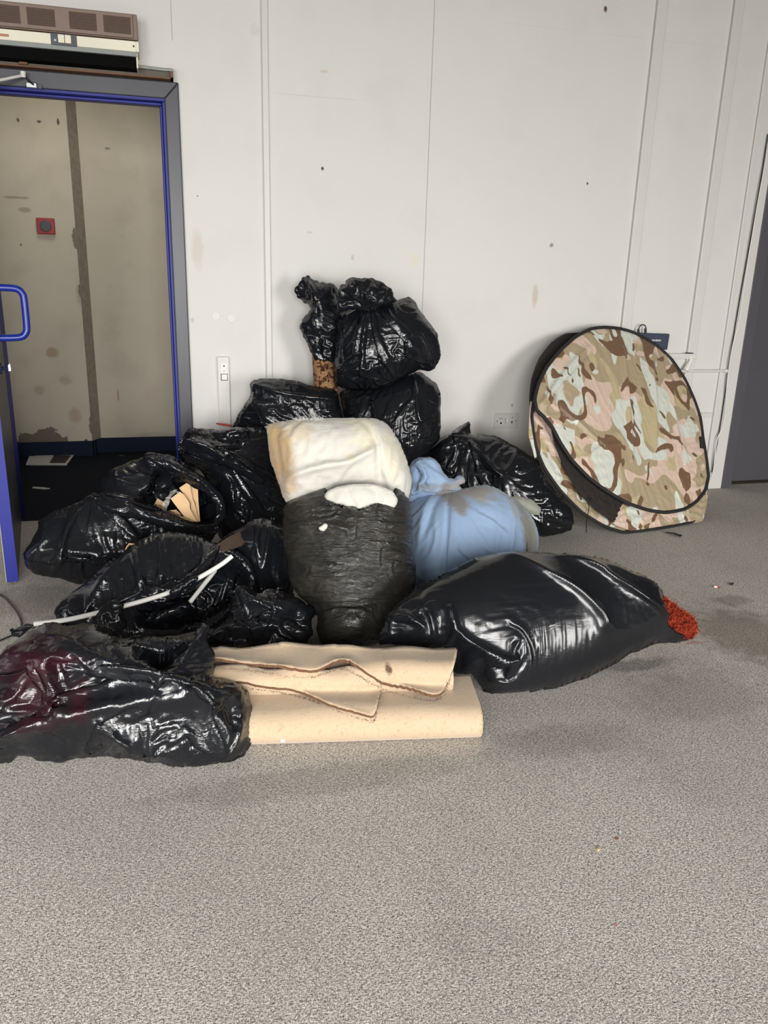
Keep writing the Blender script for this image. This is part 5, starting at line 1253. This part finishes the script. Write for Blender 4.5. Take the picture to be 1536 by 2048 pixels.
if nrmQ[1] > 0: nrmQ = -nrmQ
qq = empty('popup_screen', bF, 'desert camouflage pop-up fabric screen on black hoops leaning on the wall', 'pop-up screen')
def qbody(nm, pts, off, front, mat, **k):
    o = body(nm, pts, bF+nrmQ*off, front, .008, mat, normal=nrmQ, crop=C6, ymax=WALL_Y-.006, **k); reparent(o, qq); o.matrix_parent_inverse = Matrix.Translation(-Vector(qq.location)); return o
RA = [(480,173),(560,163),(650,170),(740,196),(860,262),(960,352),(1040,470),(1095,590),(1132,700),(1150,830),(1170,950),(1180,1050),(1160,1135),(1110,1200),(1040,1245),(930,1265),(820,1250),(700,1208),(580,1140),(470,1058),(370,955),(300,850),(252,760),(205,700),(160,655),(148,590),(170,500),(220,400),(300,300),(390,220)]
RB = [(470,190),(300,300),(200,430),(150,560),(130,690),(150,860),(205,1000),(300,1135),(430,1266),(570,1350),(720,1395),(850,1402),(960,1382),(1080,1340),(1150,1250),(1175,1050),(1150,830),(1090,590),(960,352),(740,200)]
RC = [(430,200),(330,208),(250,260),(180,350),(135,470),(122,600),(150,760),(235,740),(262,860),(320,1010),(400,1145),(510,1260),(615,1325),(760,1360),(900,1330),(1050,1240),(1120,1050),(1080,700),(960,400),(740,215),(560,180)]
def ring(pts, off, r, nm='hoop'):
    fr = poly_world_plane(bF+nrmQ*off, nrmQ); q = catmull2([to_plane(fr, C6[0]+x/C6[2], C6[1]+y/C6[2]) for x, y in pts], 6); O, a, b, n = fr
    m = MB(); P = [O+a*x+b*y for x, y in q]; P = [np.array([p[0], min(p[1], WALL_Y-.008), max(p[2], .007)]) for p in P]
    m.tube(P, r, 8, closed=True); return m.build(nm, M['black_rib'], qq, smooth=True)
ring(RA, .060, .0095); ring(RB, .022, .0085); ring(RC, -.004, .008)
qbody('front_panel', RA, .052, .020, M['camo'], step=.0075, seed=71, surplus=(.045,.012), folds=[('radial',(700,980),.5),('radial',(170,660),.25,2),('dir',(760,300),(820,900),.25)], slack=.016, kb=.4, smoothit=1, jag=0, power=.4,
      feats=[('ridge',[(660,300),(680,500),(700,760),(712,960)],.012,.012),('ridge',[(450,290),(330,420),(180,620)],.012,.020),('ridge',[(440,370),(300,520),(200,640)],.012,.018),('ridge',[(250,600),(330,680),(420,760),(520,850),(620,800),(665,850)],.018,.012),('ridge',[(830,330),(850,600),(850,900)],.012,.010),('ridge',[(940,400),(960,640),(1000,900)],.010,.010),('ridge',[(450,940),(540,880),(640,860)],.010,.010)], boost=[((220,650),.12,2.0),((480,820),.12,1.6)])
qbody('rear_panel', RB, .004, .012, M['camo'], step=.008, seed=74, surplus=(.06,.03), folds=[('dir',(150,860),(600,1360),.1)], slack=.012, kb=.4, jag=0, power=.35)
qbody('folded_skirt', [(1171,1040),(1176,1120),(1172,1200),(1150,1300),(1138,1322),(1060,1345),(960,1372),(850,1388),(740,1385),(640,1352),(606,1330),(622,1290),(640,1245),(665,1205),(700,1200),(820,1240),(930,1255),(1040,1236),(1110,1190),(1155,1130)], .024, .020, M['camo'], step=.0065, seed=75, surplus=(.12,.04), folds=[('dir',(620,1330),(1150,1310),.06)], slack=.014, kb=.3, jag=0, power=.4)
qbody('mesh_lining', [(235,720),(262,740),(300,830),(370,950),(470,1060),(580,1142),(690,1205),(668,1240),(645,1290),(620,1325),(510,1255),(400,1140),(320,1000),(265,860)], .030, .006, M['mesh_black'], step=.007, seed=76, surplus=(.05,.03), slack=.006, jag=0, power=.4)
qbody('side_strip', [(118,600),(104,800),(130,900),(150,960),(156,880),(140,800),(132,700),(135,620)], .010, .014, M['camo'], step=.006, seed=77, surplus=(.05,.03), slack=.008, jag=0)
qbody('mesh_lining', [(430,198),(330,206),(250,258),(178,350),(132,470),(120,600),(132,700),(152,640),(152,560),(205,430),(300,300),(400,220)], -.002, .004, M['mesh_black'], step=.007, seed=78, surplus=(.02,.02), slack=.004, jag=0, power=.3)
def qpt(x, y, off=.03):
    fr = poly_world_plane(bF+nrmQ*off, nrmQ); u_, v_ = to_plane(fr, C6[0]+x/C6[2], C6[1]+y/C6[2]); p = fr[0]+fr[1]*u_+fr[2]*v_; p[2] = max(p[2], .004); return p
m = MB(); m.tube([qpt(1136, 820, .06), qpt(1145, 885, .06)], .020, 8); m.build('black_tape_patch', M['black_rib'], qq)
m = MB(); m.tube([qpt(462, 1180, .045), qpt(485, 1180, .045), qpt(470, 1205, .045), qpt(463, 1190, .045)], .0022, 6); m.tube(smooth_path([qpt(472, 1180, .045), qpt(468, 1210, .04), qpt(470, 1240, .03), qpt(455, 1320, .03), qpt(455, 1385, .035)], 5), .0022, 6); m.build('toggle_cord', M['black'], qq)
s0 = on_floor(C6[0]+930/C6[2], C6[1]+1385/C6[2], .006); s1 = on_floor(C6[0]+1018/C6[2], C6[1]+1408/C6[2], .006); sd = (s1-s0)
m = MB(); sn = np.cross(sd/np.linalg.norm(sd), [0,0,1.])*.010
m.add([s0-sn, s0+sn, s0+sd*.5+sn+np.array([0,0,.006]), s0+sd*.5-sn+np.array([0,0,.006]), s1+sn, s1-sn]+[p+np.array([0,0,.003]) for p in (s0-sn, s0+sn, s0+sd*.5+sn+np.array([0,0,.006]), s0+sd*.5-sn+np.array([0,0,.006]), s1+sn, s1-sn)], [(0,1,2,3),(3,2,4,5),(6,9,8,7),(9,11,10,8),(0,6,7,1),(1,7,8,2),(2,8,10,4),(4,10,11,5),(5,11,9,3),(3,9,6,0)])
m.tube([s1+sn*.9+np.array([0,0,.004]), s1-sn*.9+np.array([0,0,.004]), s1-sn*.9-sd*.1+np.array([0,0,.006]), s1+sn*.9-sd*.1+np.array([0,0,.006])], .0022, 6, closed=True)
m.build('floor_strap', M['black'], qq)
